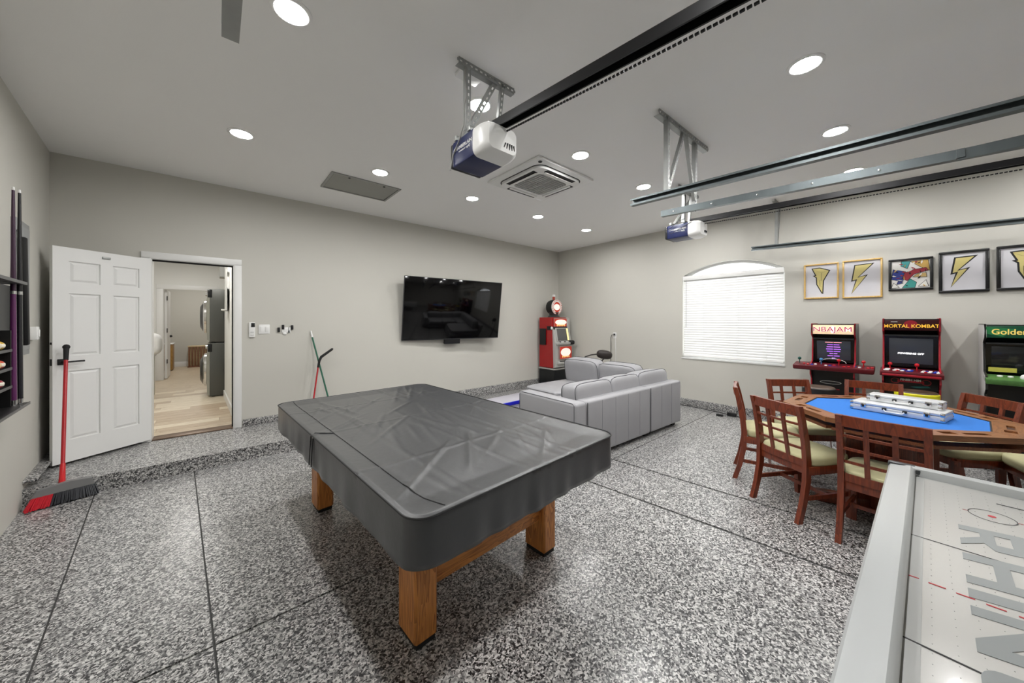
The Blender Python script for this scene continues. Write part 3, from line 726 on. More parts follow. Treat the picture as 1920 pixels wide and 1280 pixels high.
lit_panel('upper_glass', (.01, -.37, 1.43), .46, .18, 0)
b = B(); b.box((.01, -.375, 1.305), (.52, .03, .075), bev=.005); b.box((-.28, -.30, 1.31), (.03, .13, .085), bev=.005); ob('banknote_strip', b, M_BLACK, t)
b = B(); b.sphere((-.285, -.37, 1.31), .035, 14, (.5, .8, 1)); ob('side_button', b, M_PLASW, t)
rx = math.atan2(.06, .31)
M = Matrix.Translation((.01, -.418, 1.165)) @ Matrix.Rotation(-rx, 4, 'X')
b = B(); b.box((0, 0, 0), (.42, .03, .30), bev=.012, M=M); ob('screen_surround', b, M_SIL, t)
b = B(); b.box((0, -.012, 0), (.37, .012, .27), bev=.004, M=M); ob('screen', b, mat('reel_screen', srgb(96, 96, 94), .15), t)
b = B(); b.box((.155, -.02, 0), (.045, .012, .26), bev=.003, M=M); ob('lit_strip', b, mat('strip_lit', srgb(246, 226, 150), .4, emit=.8), t)
b = B(); b.box((.01, -.47, .985), (.52, .12, .05), rot=(.25, 0, 0), bev=.012); dk = ob('button_deck', b, M_SIL, t)
for k in range(7):
    b = B(); b.box((-.15 + k * .05, -.50, 1.012), (.03, .03, .012), rot=(.25, 0, 0), bev=.004); ob('play_button', b, M_PLASW if k % 3 else M_BLACK, dk)
b = B(); b.puff((.22, -.50, .99), (.14, .12, .10), 3, 5); ob('coin_entry', b, M_BLACK, t)
lit_panel('lower_glass', (.04, -.483, .775), .40, .27, 0)
b = B(); b.box((.02, -.48, .56), (.46, .08, .07), bev=.02); ob('coin_tray', b, M_SIL, t)
b = B(); b.box((.02, -.515, .595), (.40, .03, .015), bev=.005); ob('coin_tray_lip', b, M_BLACK, t)
b = B(); b.box((-.30, -.12, 1.12), (.03, .18, .36), bev=.008); ob('side_box', b, M_BLACK, t)
b = B(); b.lathe([(0, 1.545), (.15, 1.545), (.10, 1.60), (.12, 1.66), (0, 1.66)], 20, M=Matrix.Translation((-.03, -.20, 0))); ob('topper_neck', b, mat('neck_grey', srgb(70, 70, 70), .3, .5), t)
Mt = Matrix.Translation((-.03, -.20, 1.775)) @ Matrix.Rotation(PI / 2, 4, 'X')
b = B(); b.lathe([(0, -.10), (.15, -.10), (.165, -.05), (.165, .06), (.15, .08), (0, .08)], 32, M=Mt); tp = ob('topper', b, M_BLACK, t)
b = B(); b.lathe([(.115, .08), (.165, .08), (.165, .10), (.115, .10)], 32, M=Mt, ring=True); ob('topper_ring', b, mat('ring_white', srgb(236, 230, 224), .3), tp)
b = B()
for k in range(24): b.sphere((-.03 + .15 * math.cos(k * PI / 12), -.30, 1.775 + .15 * math.sin(k * PI / 12)), .010, 8)
ob('ring_bulb', b, mat('bulb_red', srgb(206, 70, 56), .3), tp)
b = B(); b.lathe([(0, .081), (.116, .081), (.116, .092), (0, .092)], 32, M=Mt); ob('topper_face', b, M_LITR, tp)
b = B(); b.plate(circ(-.03, 1.775, .10, 28, .068), (), .289, .294, M=RX); ob('topper_oval', b, M_LIT, tp)
b = B(); b.lathe([(0, 1.94), (.03, 1.94), (.03, 2.01), (0, 2.01)], 14, M=Matrix.Translation((-.03, -.2, 0))); cd = ob('candle_light', b, mat('candle_red', srgb(160, 60, 44), .3), tp)
b = B(); b.lathe([(.034, 2.01), (.034, 2.05), (.02, 2.06), (0, 2.06)], 14, M=Matrix.Translation((-.03, -.2, 0))); ob('candle_cap', b, M_PLASW, tp)

# ================================================================ WINDOW BLIND
M_SLAT = mat('blind_slat', srgb(245, 245, 243), .45)
p_ = MATS['blind_slat'].node_tree.nodes['Principled BSDF']; nt = MATS['blind_slat'].node_tree
tr = nt.nodes.new('ShaderNodeBsdfTranslucent'); tr.inputs['Color'].default_value = (.95, .95, .93, 1); ms = nt.nodes.new('ShaderNodeMixShader'); ms.inputs['Fac'].default_value = .06
nt.links.new(p_.outputs[0], ms.inputs[1]); nt.links.new(tr.outputs[0], ms.inputs[2]); nt.links.new(ms.outputs[0], nt.nodes['Material Output'].inputs['Surface'])
t = thing('window_blind', 'white horizontal slat blind closed in the arched window', 'blind', (R + .04, (WY0 + WY1) / 2, WZ0))
BW = WY1 - WY0 - .03; top = WZS - WZ0
b = B(); b.box((0, 0, top - .025), (.055, BW, .05), bev=.003); ob('headrail', b, M_PLASW, t)
b = B(); b.box((-.034, 0, top - .03), (.010, BW + .02, .075), bev=.003); ob('valance', b, M_PLASW, t)
b = B(); b.box((0, 0, .03), (.05, BW, .018), bev=.003); ob('bottom_rail', b, M_PLASW, t)
slat = None; ns = 33
for k in range(ns):
    z = .055 + (top - .12) * k / (ns - 1)
    if slat is None:
        arc = [(-.025 + .05 * i / 5, .0085 * (1 - (i / 2.5 - 1) ** 2)) for i in range(6)]
        b = B(); b.plate(arc + [(x, h_ - .0022) for x, h_ in reversed(arc)], (), -BW / 2, BW / 2, M=Matrix(((1, 0, 0, 0), (0, 0, 1, 0), (0, 1, 0, 0), (0, 0, 0, 1)))); slat = ob('slat', b, M_SLAT, t, (0, 0, z), (0, math.radians(-68), 0), smooth=60)
    else:
        o = slat.copy(); C.objects.link(o); o.location = (0, 0, z); o.parent = t
b = B()
for y in (-.5, -.12, .38): b = B(); b.bar((-.03, y, .04), (-.03, y, top - .04), .006, .002); ob('ladder_tape', b, M_PLASW, t)
b = B(); b.tube([(-.035, BW / 2 - .05, top - .05), (-.04, BW / 2 - .05, .52)], .005, 6); ob('tilt_wand', b, mat('wand_clear', srgb(180, 180, 180), .3), t)
# ================================================================ FRAMED PICTURES
M_PAPER = mat('print_paper', srgb(206, 205, 210), .6, noise=.02, nscale=6); M_BOLT = mat('bolt_gold', srgb(204, 190, 122), .6, noise=.05, nscale=20); M_INK = mat('ink_black', srgb(18, 17, 18), .6)
M_FGOLD = wood('frame_gold', srgb(226, 188, 112), srgb(196, 156, 84), 'Z', 5, .35, .2); M_FBLK = mat('frame_black', srgb(16, 16, 17), .35)
BOLT = [(.286, .90), (.845, .92), (.417, .556), (.667, .61), (.202, .077), (.321, .458), (.196, .43)]
GEM = [(.183, .91), (.452, .927), (.793, .822), (.595, .507), (.571, .10), (.512, .12), (.345, .40), (.333, .61), (.226, .683), (.302, .695)]
def inset_poly(P, d):
    n = len(P); ar = sum(P[i][0] * P[(i + 1) % n][1] - P[(i + 1) % n][0] * P[i][1] for i in range(n)); s_ = 1 if ar > 0 else -1; out = []
    for i in range(n):
        a, b_, c = Vector(P[i - 1]), Vector(P[i]), Vector(P[(i + 1) % n])
        e1 = (b_ - a).normalized(); e2 = (c - b_).normalized(); n1 = Vector((-e1.y, e1.x)) * s_; n2 = Vector((-e2.y, e2.x)) * s_
        m = (n1 + n2); m = m / max(.35, m.dot(n1)) if m.length > 1e-4 else n1
        out.append(tuple(b_ + m * d))
    return out
def picture(label, yc, w, z0, z1, m, fw, art):
    t = thing('framed_picture', label, 'picture', (R, yc, z0), RROT, 'framed pictures on the right wall')
    h = z1 - z0; x0, x1 = -w / 2, w / 2
    for a in (((x0, -.028, 0), (x1, 0, fw)), ((x0, -.028, h - fw), (x1, 0, h)), ((x0, -.028, fw), (x0 + fw, 0, h - fw)), ((x1 - fw, -.028, fw), (x1, 0, h - fw))):
        b = B(); b.span(*a, bev=.003); ob('frame_rail', b, m, t)
    b = B(); b.span((x0 + fw * .6, -.010, fw * .6), (x1 - fw * .6, -.004, h - fw * .6)); bk = ob('print_sheet', b, M_PAPER if art != 'shards' else mat('art_white', srgb(226, 224, 220), .6), t)
    iw, ih = w - 2 * fw, h - 2 * fw
    tr_ = lambda P: [(x0 + fw + u * iw, fw + v * ih) for u, v in P]
    if art in ('bolt', 'gem'):
        P = tr_(BOLT if art == 'bolt' else GEM)
        b = B(); b.plate(P, (), .010, .0112, M=RX); ob('outline', b, M_INK, bk, smooth=0)
        b = B(); b.plate(inset_poly(P, .011 if fw < .02 else .013), (), .0110, .0122, M=RX); ob('bolt', b, M_BOLT, bk, smooth=0)
        if art == 'gem':
            b = B()
            for p, q in (((.25, .87), (.51, .755)), ((.51, .755), (.76, .815)), ((.51, .755), (.50, .52)), ((.45, .53), (.56, .50)), ((.46, .53), (.47, .33)), ((.47, .34), (.56, .31))):
                (ax, az), (bx, bz) = tr_([p, q]); b.bar((ax, -.0124, az), (bx, -.0124, bz), .003, .001)
            ob('facet_line', b, M_INK, bk, smooth=0)
    else:
        rnd = random.Random(5); cols = [(42, 58, 140), (58, 148, 140), (196, 160, 84), (150, 36, 52), (224, 222, 216), (20, 20, 22), (64, 150, 150), (200, 170, 110), (120, 30, 44), (34, 50, 120)]
        big = [([(0, .35), (.3, .25), (.38, .6), (.05, .7)], 0), ([(.3, .02), (.62, .02), (.66, .2), (.5, .33)], 1), ([(.52, .95), (.95, .98), (1, .6), (.8, .72)], 2), ([(.3, .36), (.42, .28), (.6, .5), (.95, .6), (.9, .7), (.6, .66), (.36, .56)], 3),
               ([(.28, .98), (.5, .96), (.42, .72), (.26, .82)], 6), ([(.58, .4), (.92, .38), (.9, .52), (.7, .5)], 7), ([(.15, .16), (.3, .2), (.2, .3)], 9), ([(0, .02), (.2, .05), (.06, .2)], 4), ([(.72, .06), (.96, .05), (.9, .26)], 4)]
        zz = .010
        for P, ci in big:
            b = B(); b.plate(inset_poly(tr_(P), -.004), (), zz, zz + .0006, M=RX); ob('colour_shard', b, M_INK, bk, smooth=0)
            b = B(); b.plate(tr_(P), (), zz + .0004, zz + .0010, M=RX); ob('colour_shard', b, mat('art_%d' % ci, srgb(*cols[ci]), .6), bk, smooth=0); zz += .0007
        for k in range(26):
            u, v = rnd.uniform(.03, .93), rnd.uniform(.05, .93); a = rnd.uniform(0, PI); l, w_ = rnd.uniform(.04, .11), rnd.uniform(.012, .03)
            P = [(u - l * math.cos(a), v - l * math.sin(a)), (u + w_ * math.sin(a), v - w_ * math.cos(a)), (u + l * math.cos(a), v + l * math.sin(a)), (u - w_ * math.sin(a), v + w_ * math.cos(a))]
            P = [(min(.99, max(.01, x)), min(.99, max(.01, y_))) for x, y_ in P]
            zz += .0001; b = B(); b.plate(tr_(P), (), zz, zz + .0006, M=RX); ci = rnd.choice((4, 5, 5, 4, 3, 2)); ob('colour_shard', b, mat('art_%d' % ci, srgb(*cols[ci]), .6), bk, smooth=0)
    return t
picture('gold framed print of a faceted yellow bolt, nearest the window', .762, .35, 1.766, 2.235, M_FGOLD, .017, 'gem')
picture('gold framed print of a flat yellow lightning bolt', .376, .354, 1.757, 2.24, M_FGOLD, .017, 'bolt')
picture('small black framed picture of colourful jagged comic shapes', -.021, .342, 1.825, 2.20, M_FBLK, .024, 'shards')
picture('black framed print of a flat yellow lightning bolt', -.398, .336, 1.776, 2.232, M_FBLK, .026, 'bolt')
picture('black framed print of a faceted bolt cut off by the right photo edge', -.778, .34, 1.778, 2.237, M_FBLK, .026, 'gem')

# ================================================================ ARCADE CABINETS
def arcade(label, yc, w, Ht, body, trimc, marq, deckw, deckm, lit, extras, depth=.52):
    t = thing('arcade_cabinet', label, 'arcade cabinet', (R - .02, yc, 0), RROT, 'arcade cabinets along the right wall')
    # local: back at y=0, front towards -y, x to the viewer's right
    d = depth; hw = w / 2; mb = body; zd = .93
    prof = [(0, 0), (-d + .10, 0), (-d + .10, .74), (-d + .02, .80), (-d + .03, .92), (-d + .16, zd + .03), (-d + .20, Ht - .18), (-d + .11, Ht - .13), (-d + .12, Ht), (0, Ht)]
    for s_ in (-1, 1):
        b = B(); b.plate(prof, (), s_ * hw - (.016 if s_ > 0 else 0), s_ * hw + (.016 if s_ < 0 else 0), M=YZ); o = ob('side_panel', b, mb, t, smooth=0)
        b = B(); P = [(s_ * (hw - .008), y_ - (.003 if 0 < i < 9 else 0), z_) for i, (y_, z_) in enumerate(prof)]; b.tube(P[1:], .008, 6); ob('edge_trim', b, trimc, o)
    b = B(); b.span((-hw + .016, -.02, .02), (hw - .016, 0, Ht - .01)); b.span((-hw + .016, -d + .13, Ht - .016), (hw - .016, 0, Ht)); ob('back_panel', b, M_BLACK, t)
    b = B(); b.span((-hw + .016, -d + .125, .03), (hw - .016, -d + .14, .84)); fp = ob('front_panel', b, mat('kick_black', srgb(16, 15, 17), .35), t)
    # marquee
    b = B(); b.box((0, -d + .13, Ht - .068), (w - .034, .018, .115), rot=(.07, 0, 0), bev=.002); mq = ob('marquee', b, lit[0], t)
    # screen bay
    a = math.atan2(.04, Ht - .18 - zd - .03)
    sy, sz = -d + .205, (Ht - .18 + zd + .03) / 2
    b = B(); b.box((0, sy, sz), (w - .034, .014, Ht - .18 - zd - .01), rot=(a, 0, 0)); ob('bezel', b, mat('bezel_black', srgb(10, 10, 11), .25), t)
    Ms = Matrix.Translation((0, sy - .010, sz - .005)) @ Matrix.Rotation(a, 4, 'X')
    sw, sh = w * .76, (Ht - .2 - zd) * .80
    b = B(); b.box((0, 0, 0), (sw, .008, sh), bev=.002, M=Ms); sc = ob('screen', b, lit[1], t)
    b = B(); b.span((-hw + .016, -d + .13, Ht - .19), (hw - .016, -d + .24, Ht - .175)); ob('marquee_shelf', b, M_BLACK, t)
    # control deck
    b = B(); M = Matrix.Translation((0, -d + .07, .90)) @ Matrix.Rotation(.14, 4, 'X'); b.box((0, 0, -.004), (deckw, .22, .052), bev=.008, M=M); dk = ob('control_deck', b, deckm, t)
    extras(t, dk, M, Ms, mq, fp, d, w, sw, sh, Ht)
    return t
def stick(dk, M, x, y, m):
    b = B(); p = M @ Vector((x, y, .022)); b.tube([p, p + Vector((0, -.004, .045))], .005, 8); b.sphere(p + Vector((0, -.005, .058)), .019, 14); ob('joystick', b, m, dk)
def btn(dk, M, x, y, m, r=.014):
    b = B(); b.lathe([(r, .022), (r, .028), (r * .8, .031), (0, .031)], 12, M=M @ Matrix.Translation((x, y, 0))); ob('button', b, m, dk)
M_BR = mat('button_red', srgb(200, 24, 36), .3); M_BW = mat('button_white', srgb(238, 238, 236), .3); M_BB = mat('button_blue', srgb(30, 60, 170), .3); M_BG = mat('button_green', srgb(14, 80, 70), .3); M_BLT = mat('tag_blue', srgb(60, 130, 180), .4)
M_SCR = mat('screen_grey', srgb(50, 53, 60), .2, emit=.35); M_SCRD = mat('screen_off', srgb(36, 38, 40), .12)
M_DRED = mat('cab_darkred', srgb(92, 14, 26), .35); M_TRED = mat('trim_red', srgb(170, 30, 46), .35)
def nba(t, dk, M, Ms, mq, fp, d, w, sw, sh, Ht):
    Mq = Matrix.Translation((0, -d + .118, Ht - .068)) @ Matrix.Rotation(.07, 4, 'X')
    for txt, x, s_ in (('NBA', -.088, 1.15), ('JAM', .092, 1.15)):
        for off, m, dz in ((.0025, mat('print_white', srgb(250, 250, 252), .4, emit=.4), 0), (.0, mat('print_red', srgb(206, 48, 82), .4, emit=.15), .0006)):
            me = text_mesh(txt, .085, .0005, off, 0, sx=s_); me.transform(Mq @ Matrix.Translation((x, -dz, 0)) @ RX); ob('marquee_lettering', me, m, mq)
    b = B(); b.plate(circ(0, -.004, .02, 16, .042), (), 0, .001, M=Mq @ RX); b.plate(circ(0, .03, .012, 12), (), 0, .001, M=Mq @ RX); ob('printed_player', b, mat('print_white', srgb(250, 250, 252), .4, emit=.7), mq)
    lines = ((.24, .42, (236, 150, 160)), (.18, .30, (170, 90, 230)), (.2, .18, (190, 110, 240)), (.22, .06, (170, 100, 236)), (.2, -.06, (160, 90, 230)), (.12, -.18, (190, 120, 240)), (.18, -.30, (176, 100, 236)), (.06, -.42, (150, 100, 200)))
    for wd, v, c in lines:
        b = B(); n = 2 if wd > .1 else 1; tot = wd * sw * 2.1
        for k in range(n):
            l = tot / n - .006; b.box(((k - (n - 1) / 2) * tot / n, -.0045, v * sh), (l, .001, .009), M=Ms)
        ob('screen_line', b, mat('scr_%d_%d' % (c[0], c[1]), srgb(*c), .4, emit=1.0), ob_parent(mq, t, 'screen'), smooth=0)
    for x, m in ((-.31, M_BG), (-.1, M_BLT), (.06, M_BR), (.27, M_BR)): stick(dk, M, x, .02, m)
    for x in (-.26, -.22, -.18, -.15, -.05, -.015, .02, .11, .15, .2, .24, .31, .34):
        btn(dk, M, x, -.03 + .02 * math.sin(x * 40), random.choice((M_BR, M_BW, M_BR, M_BB)))
    b = B(); b.span((-.35, -d - .03, .852), (.35, -d + .10, .872)); ob('deck_underside', b, M_BLACK, dk)
    b = B(); b.tube([(.075 * math.cos(a) * 1.6, -d + .193 - .06, .945 + .05 * math.sin(a)) for a in [k * PI / 12 for k in range(13)]], .003, 6); b.tube([(0, -d + .133, .99), (0, -d + .133, 1.01)], .003, 6); ob('printed_arc', b, M_BW, dk)
    me = text_mesh('SHAQ EDITION', .018, .0005, .0004); me.transform(Matrix.Translation((.0, -d + .1245, .62)) @ RX); ob('panel_lettering', me, M_TRED, fp)
    b = B(); b.plate(circ(-.02, .70, .1, 24, .02), [circ(-.02, .70, .09, 24, .014)], d - .1245, d - .1235, M=RX); ob('panel_print', b, M_SIL, fp)
def ob_parent(mq, t, nm):
    for c in t.children:
        if c.name.split('.')[0] == nm: return c
    return t
def mk(t, dk, M, Ms, mq, fp, d, w, sw, sh, Ht):
    Mq = Matrix.Translation((0, -d + .118, Ht - .072)) @ Matrix.Rotation(.07, 4, 'X')
    b = B(); b.plate(circ(0, .012, .05, 20, .045), (), 0, .0008, M=Mq @ RX); ob('printed_emblem', b, mat('print_dred', srgb(140, 20, 36), .4, emit=.15), mq)
    me = text_mesh('MORTAL KOMBAT', .052, .0006, .0008, sx=.92); me.transform(Mq @ Matrix.Translation((0, -.001, -.008)) @ RX); ob('marquee_lettering', me, mat('print_gold', srgb(226, 176, 60), .4, emit=.5), mq)
    b = B(); b.box((-.12, 0, .04), (.05, .001, .006), M=Mq); ob('marquee_lettering', b, M_BW, mq)
    sc = ob_parent(mq, t, 'screen')
    me = text_mesh('POWERING OFF', .026, .0005, .0012, .1); me.transform(Ms @ Matrix.Translation((0, -.0047, -.028)) @ RX); ob('screen_lettering', me, mat('scr_white', srgb(236, 236, 238), .4, emit=1.2), sc)
    b = B(); b.span((-w / 2 + .004, -d - .045, .865), (w / 2 - .004, -d - .036, .885), .002); ob('deck_edge', b, M_TRED, dk)
    for x in (-.15, .045): stick(dk, M, x, .03, M_BR)
    for x, m in ((-.185, M_BW), (-.17, M_BW), (-.115, M_BW), (-.1, M_BR), (-.06, M_BW), (-.02, M_BB), (.0, M_BB), (.085, M_BW), (.1, M_BR), (.13, M_BW), (.165, M_BB), (.185, M_BW)):
        btn(dk, M, x, -.04, m, .016); btn(dk, M, x + .01, .0, random.choice((m, M_BB, M_BW)), .014)
    b = B(); b.span((-w / 2 + .018, -d + .100, .72), (w / 2 - .018, -d + .126, .86), .003); pl = ob('speaker_panel', b, M_BLACK, fp)
    for x in (-.11, .11):
        b = B(); b.plate(circ(x, .80, .035, 24, .03), [circ(x, .80, .029, 24, .024)], d - .100, d - .098, M=RX); ob('speaker_ring', b, M_TRED, pl, smooth=30)
    b = B(); b.box((0, -d + .0985, .80), (.19, .001, .022)); ob('red_band', b, mat('band_red', srgb(190, 24, 50), .4), pl)
    me = text_mesh('FINISH HIM', .03, .0005, .0015); me.transform(Matrix.Translation((0, -d + .0975, .815)) @ RX); ob('panel_lettering', me, M_BW, pl)
    b = B(); b.plate([(.0, .745), (.12, .765), (.14, .748), (.04, .735)], (), d - .100, d - .098, M=RX); ob('teal_print', b, mat('print_teal', srgb(20, 90, 90), .4), pl)
    b = B()
    for x, z, l in ((-.06, .70, .12), (.07, .685, .1), (-.06, .685, .1)): b.box((x, -d + .1245, z), (l, .001, .008))
    ob('panel_print', b, M_BW, fp)
def gt(t, dk, M, Ms, mq, fp, d, w, sw, sh, Ht):
    Mq = Matrix.Translation((0, -d + .118, Ht - .07)) @ Matrix.Rotation(.07, 4, 'X')
    me = text_mesh('Golden Tee', .075, .0006, .0012, sx=.92); me.transform(Mq @ RX); ob('marquee_lettering', me, mat('print_cream', srgb(236, 206, 110), .4, emit=.3), mq)
    b = B(); b.plate([(-.2, .05), (-.02, .03), (-.1, -.045), (-.19, -.02)], (), 0, .0004, M=Mq @ RX); ob('printed_leaf', b, mat('print_green2', srgb(40, 120, 70), .4, emit=.1), mq)
    b = B()
    for x in (-.1, .1): b.box((x, -d + .158, .985), (.16, .006, .042), rot=(.12, 0, 0))
    ob('instruction_strip', b, mat('strip_yellow', srgb(206, 200, 90), .5), t)
    b = B(); p = M @ Vector((.02, .0, .03)); b.sphere(p, .035, 18); ob('trackball', b, M_BW, dk)
    for x in (-.12, -.06, .1, .15): btn(dk, M, x, .03, M_BW, .018)
M_MQ1 = mat('marquee_cream', srgb(244, 214, 176), .4, emit=.45)
arcade('arcade cabinet with pale lit basketball marquee and wide four player deck', .605, .405, 1.425, mat('cab_black', srgb(18, 14, 16), .35), M_TRED, None, .72, M_DRED, (M_MQ1, M_SCR), nba)
arcade('dark red arcade cabinet with gold fighting game marquee lettering', -.022, .42, 1.485, M_DRED, M_TRED, None, .45, M_DRED, (mat('marquee_dark', srgb(46, 8, 14), .3, emit=.2), M_SCR), mk)
arcade('white sided golf arcade cabinet with green marquee at right photo edge', -.705, .42, 1.425, mat('cab_white', srgb(216, 216, 214), .4), mat('trim_black', srgb(16, 16, 16), .4), None, .42, mat('deck_green', srgb(78, 120, 62), .4, noise=.35, nscale=25), (mat('marquee_green', srgb(14, 66, 44), .3, emit=.25), M_SCRD), gt)

def stool(label, x, y, z, seatm, rimm):
    t = thing('bar_stool', label, 'stool', (x, y, 0), 0, 'stools at the arcade cabinets')
    b = B(); b.lathe([(0, z - .085), (.14, z - .085), (.152, z - .075), (.152, z - .008), (.145, z)], 28); ob('seat_rim', b, rimm, t)
    b = B(); b.lathe([(.146, z - .002), (.135, z + .012), (0, z + .018)], 28); ob('seat_pad', b, seatm, t)
    for k in range(4):
        a = PI / 4 + k * PI / 2; b = B(); b.tube([(.10 * math.cos(a), .10 * math.sin(a), z - .05), (.17 * math.cos(a), .17 * math.sin(a), 0.008)], .011, 8); ob('leg', b, M_CHROME, t)
    b = B(); b.tube([(.146 * math.cos(k * PI / 12), .146 * math.sin(k * PI / 12), .22) for k in range(24)], .008, 6, closed=True); ob('foot_ring', b, M_CHROME, t)
M_SP = mat('seat_print', srgb(70, 54, 40), .4, noise=.8, nscale=14)
stool('black round stool with printed seat before the basketball cabinet', 5.34, .68, .685, mat('seat_print2', srgb(90, 76, 66), .4, noise=.8, nscale=14), M_BLACK)
stool('yellow rimmed round stool before the dark red cabinet', 5.36, -.06, .74, M_SP, mat('rim_yellow', srgb(226, 220, 28), .4))
stool('round stool with chrome legs before the golf cabinet', 5.36, -.80, .66, mat('seat_black', srgb(24, 24, 26), .4), M_PLASW)

# ================================================================ CARD TABLE
PC = (3.868, .095); a0 = math.radians(63 - 45 + 0.0)
t = thing('card_table', 'octagonal wooden card table with blue felt top', 'card table', (PC[0], PC[1], 0))
def octo(r, off=0.0): return [(r * math.cos(a0 + k * PI / 4), r * math.sin(a0 + k * PI / 4)) for k in range(8)]
ZTB = .775; RO, RI = .635, .495
Oo, Oi = octo(RO), octo(RI)
for k in range(8):
    p, q, r_, s_ = Oo[k], Oo[(k + 1) % 8], Oi[(k + 1) % 8], Oi[k]
    am = a0 + k * PI / 4 + PI / 8; c, s2 = math.cos(am), math.sin(am)
    # local frame of one rim board: x along the edge, y outwards
    rm = (RO + RI) / 2 * math.cos(PI / 8); L = RO * math.sin(PI / 8); Li = RI * math.sin(PI / 8); yo = (RO - RI) / 2 * math.cos(PI / 8)
    M = Matrix.Translation((c * rm, s2 * rm, 0)) @ Matrix.Rotation(am - PI / 2, 4, 'Z')
    g = .0012
    outer = [(-L + g, yo), (-Li + g, -yo), (Li - g, -yo), (L - g, yo)]
    tray = rrect(-.10, -.010, .035, .024, .010, 3); cup = rect(.075, -.022, .15, .026)
    b = B(); b.plate(outer, [tray, cup], ZTB - .012, ZTB); b.plate(outer, (), ZTB - .035, ZTB - .012)
    ro = ob('rim_board', b, M_RIM, t, smooth=0); ro.matrix_local = M
    b = B(); b.box((-.033, .007, ZTB - .0115), (.13, .03, .001)); ob('chip_groove', b, mat('groove_dark', srgb(70, 40, 22), .6), ro)
b = B(); b.plate(octo(RI - .004), (), ZTB - .03, ZTB - .006); ob('felt', b, M_FELT, t, smooth=0)
b = B(); b.plate(octo(RI), [octo(RI - .008)], ZTB - .02, ZTB - .002); ob('felt_edge', b, M_BLACK, t, smooth=0)
Oa = octo(RO - .07)
for k in range(8):
    p, q = Vector(Oa[k]), Vector(Oa[(k + 1) % 8]); b = B(); b.bar((p.x, p.y, ZTB - .080), (q.x, q.y, ZTB - .080), .09, .02); ob('apron_board', b, wood('apron_wood', srgb(128, 74, 42), srgb(92, 50, 28), 'X', 4, .45, .15), t)
for k in range(4):
    a = k * PI / 2 + .35; b = B(); M = Matrix.Rotation(a, 4, 'Z'); b.box((.17, 0, .37), (.16, .075, .66), bev=.006, M=M); ob('pedestal_post', b, M_CHAIR, t)
    b = B(); b.box((.22, 0, .045), (.40, .085, .085), bev=.012, M=M); ob('pedestal_foot', b, M_CHAIR, t)
b = B(); b.box((0, 0, .37), (.22, .22, .66), rot=(0, 0, .35), bev=.006); ob('pedestal_core', b, M_CHAIR, t)

def case(label, c, rz, L, W, Hh, group):
    t = thing('chip_case', label, 'case', c, rz, group)
    # local x along the long front (towards -y)
    b = B(); b.box((0, 0, Hh * .33), (L, W, Hh * .64), bev=.005); ob('lower_shell', b, M_ALU, t)
    b = B(); b.box((0, 0, Hh * .84), (L, W, Hh * .32), bev=.005); ob('lid', b, M_ALU, t)
    for sx in (-1, 1):
        for sy in (-1, 1):
            for z in (.012, Hh - .012):
                b = B(); b.box((sx * (L / 2 - .008), sy * (W / 2 - .008), z), (.022, .022, .026), bev=.006); ob('corner_cap', b, M_CHROME, t)
    for x in (-.34, .34):
        b = B(); b.box((x * L, -W / 2 - .004, Hh * .66), (.030, .010, .032), bev=.003); la = ob('latch', b, M_CHROME, t)
        b = B(); b.box((x * L, -W / 2 - .010, Hh * .62), (.014, .006, .018), bev=.002); ob('latch_tab', b, M_BLACK, la)
    for x in (-.1, .12):
        b = B(); b.box((x * L, -W / 2 - .006, Hh * .55), (.022, .014, .016), bev=.003); ob('handle_mount', b, M_BLACK, t)
    b = B(); b.tube([(-.1 * L, -W / 2 - .012, Hh * .5), (-.08 * L, -W / 2 - .018, Hh * .3), (.10 * L, -W / 2 - .018, Hh * .3), (.12 * L, -W / 2 - .012, Hh * .5)], .005, 6); ob('handle', b, M_PLASW, t)
CR = math.atan2(-.44, -.10) 
case('larger silver aluminium chip case lying flat on the blue felt', (3.865, .042, ZTB - .004), CR + 0.0, .47, .23, .063, 'chip cases on the card table')
case('smaller silver aluminium chip case stacked on top of the larger one', (3.935, .012, ZTB + .0600), CR + .02, .375, .15, .052, 'chip cases on the card table')

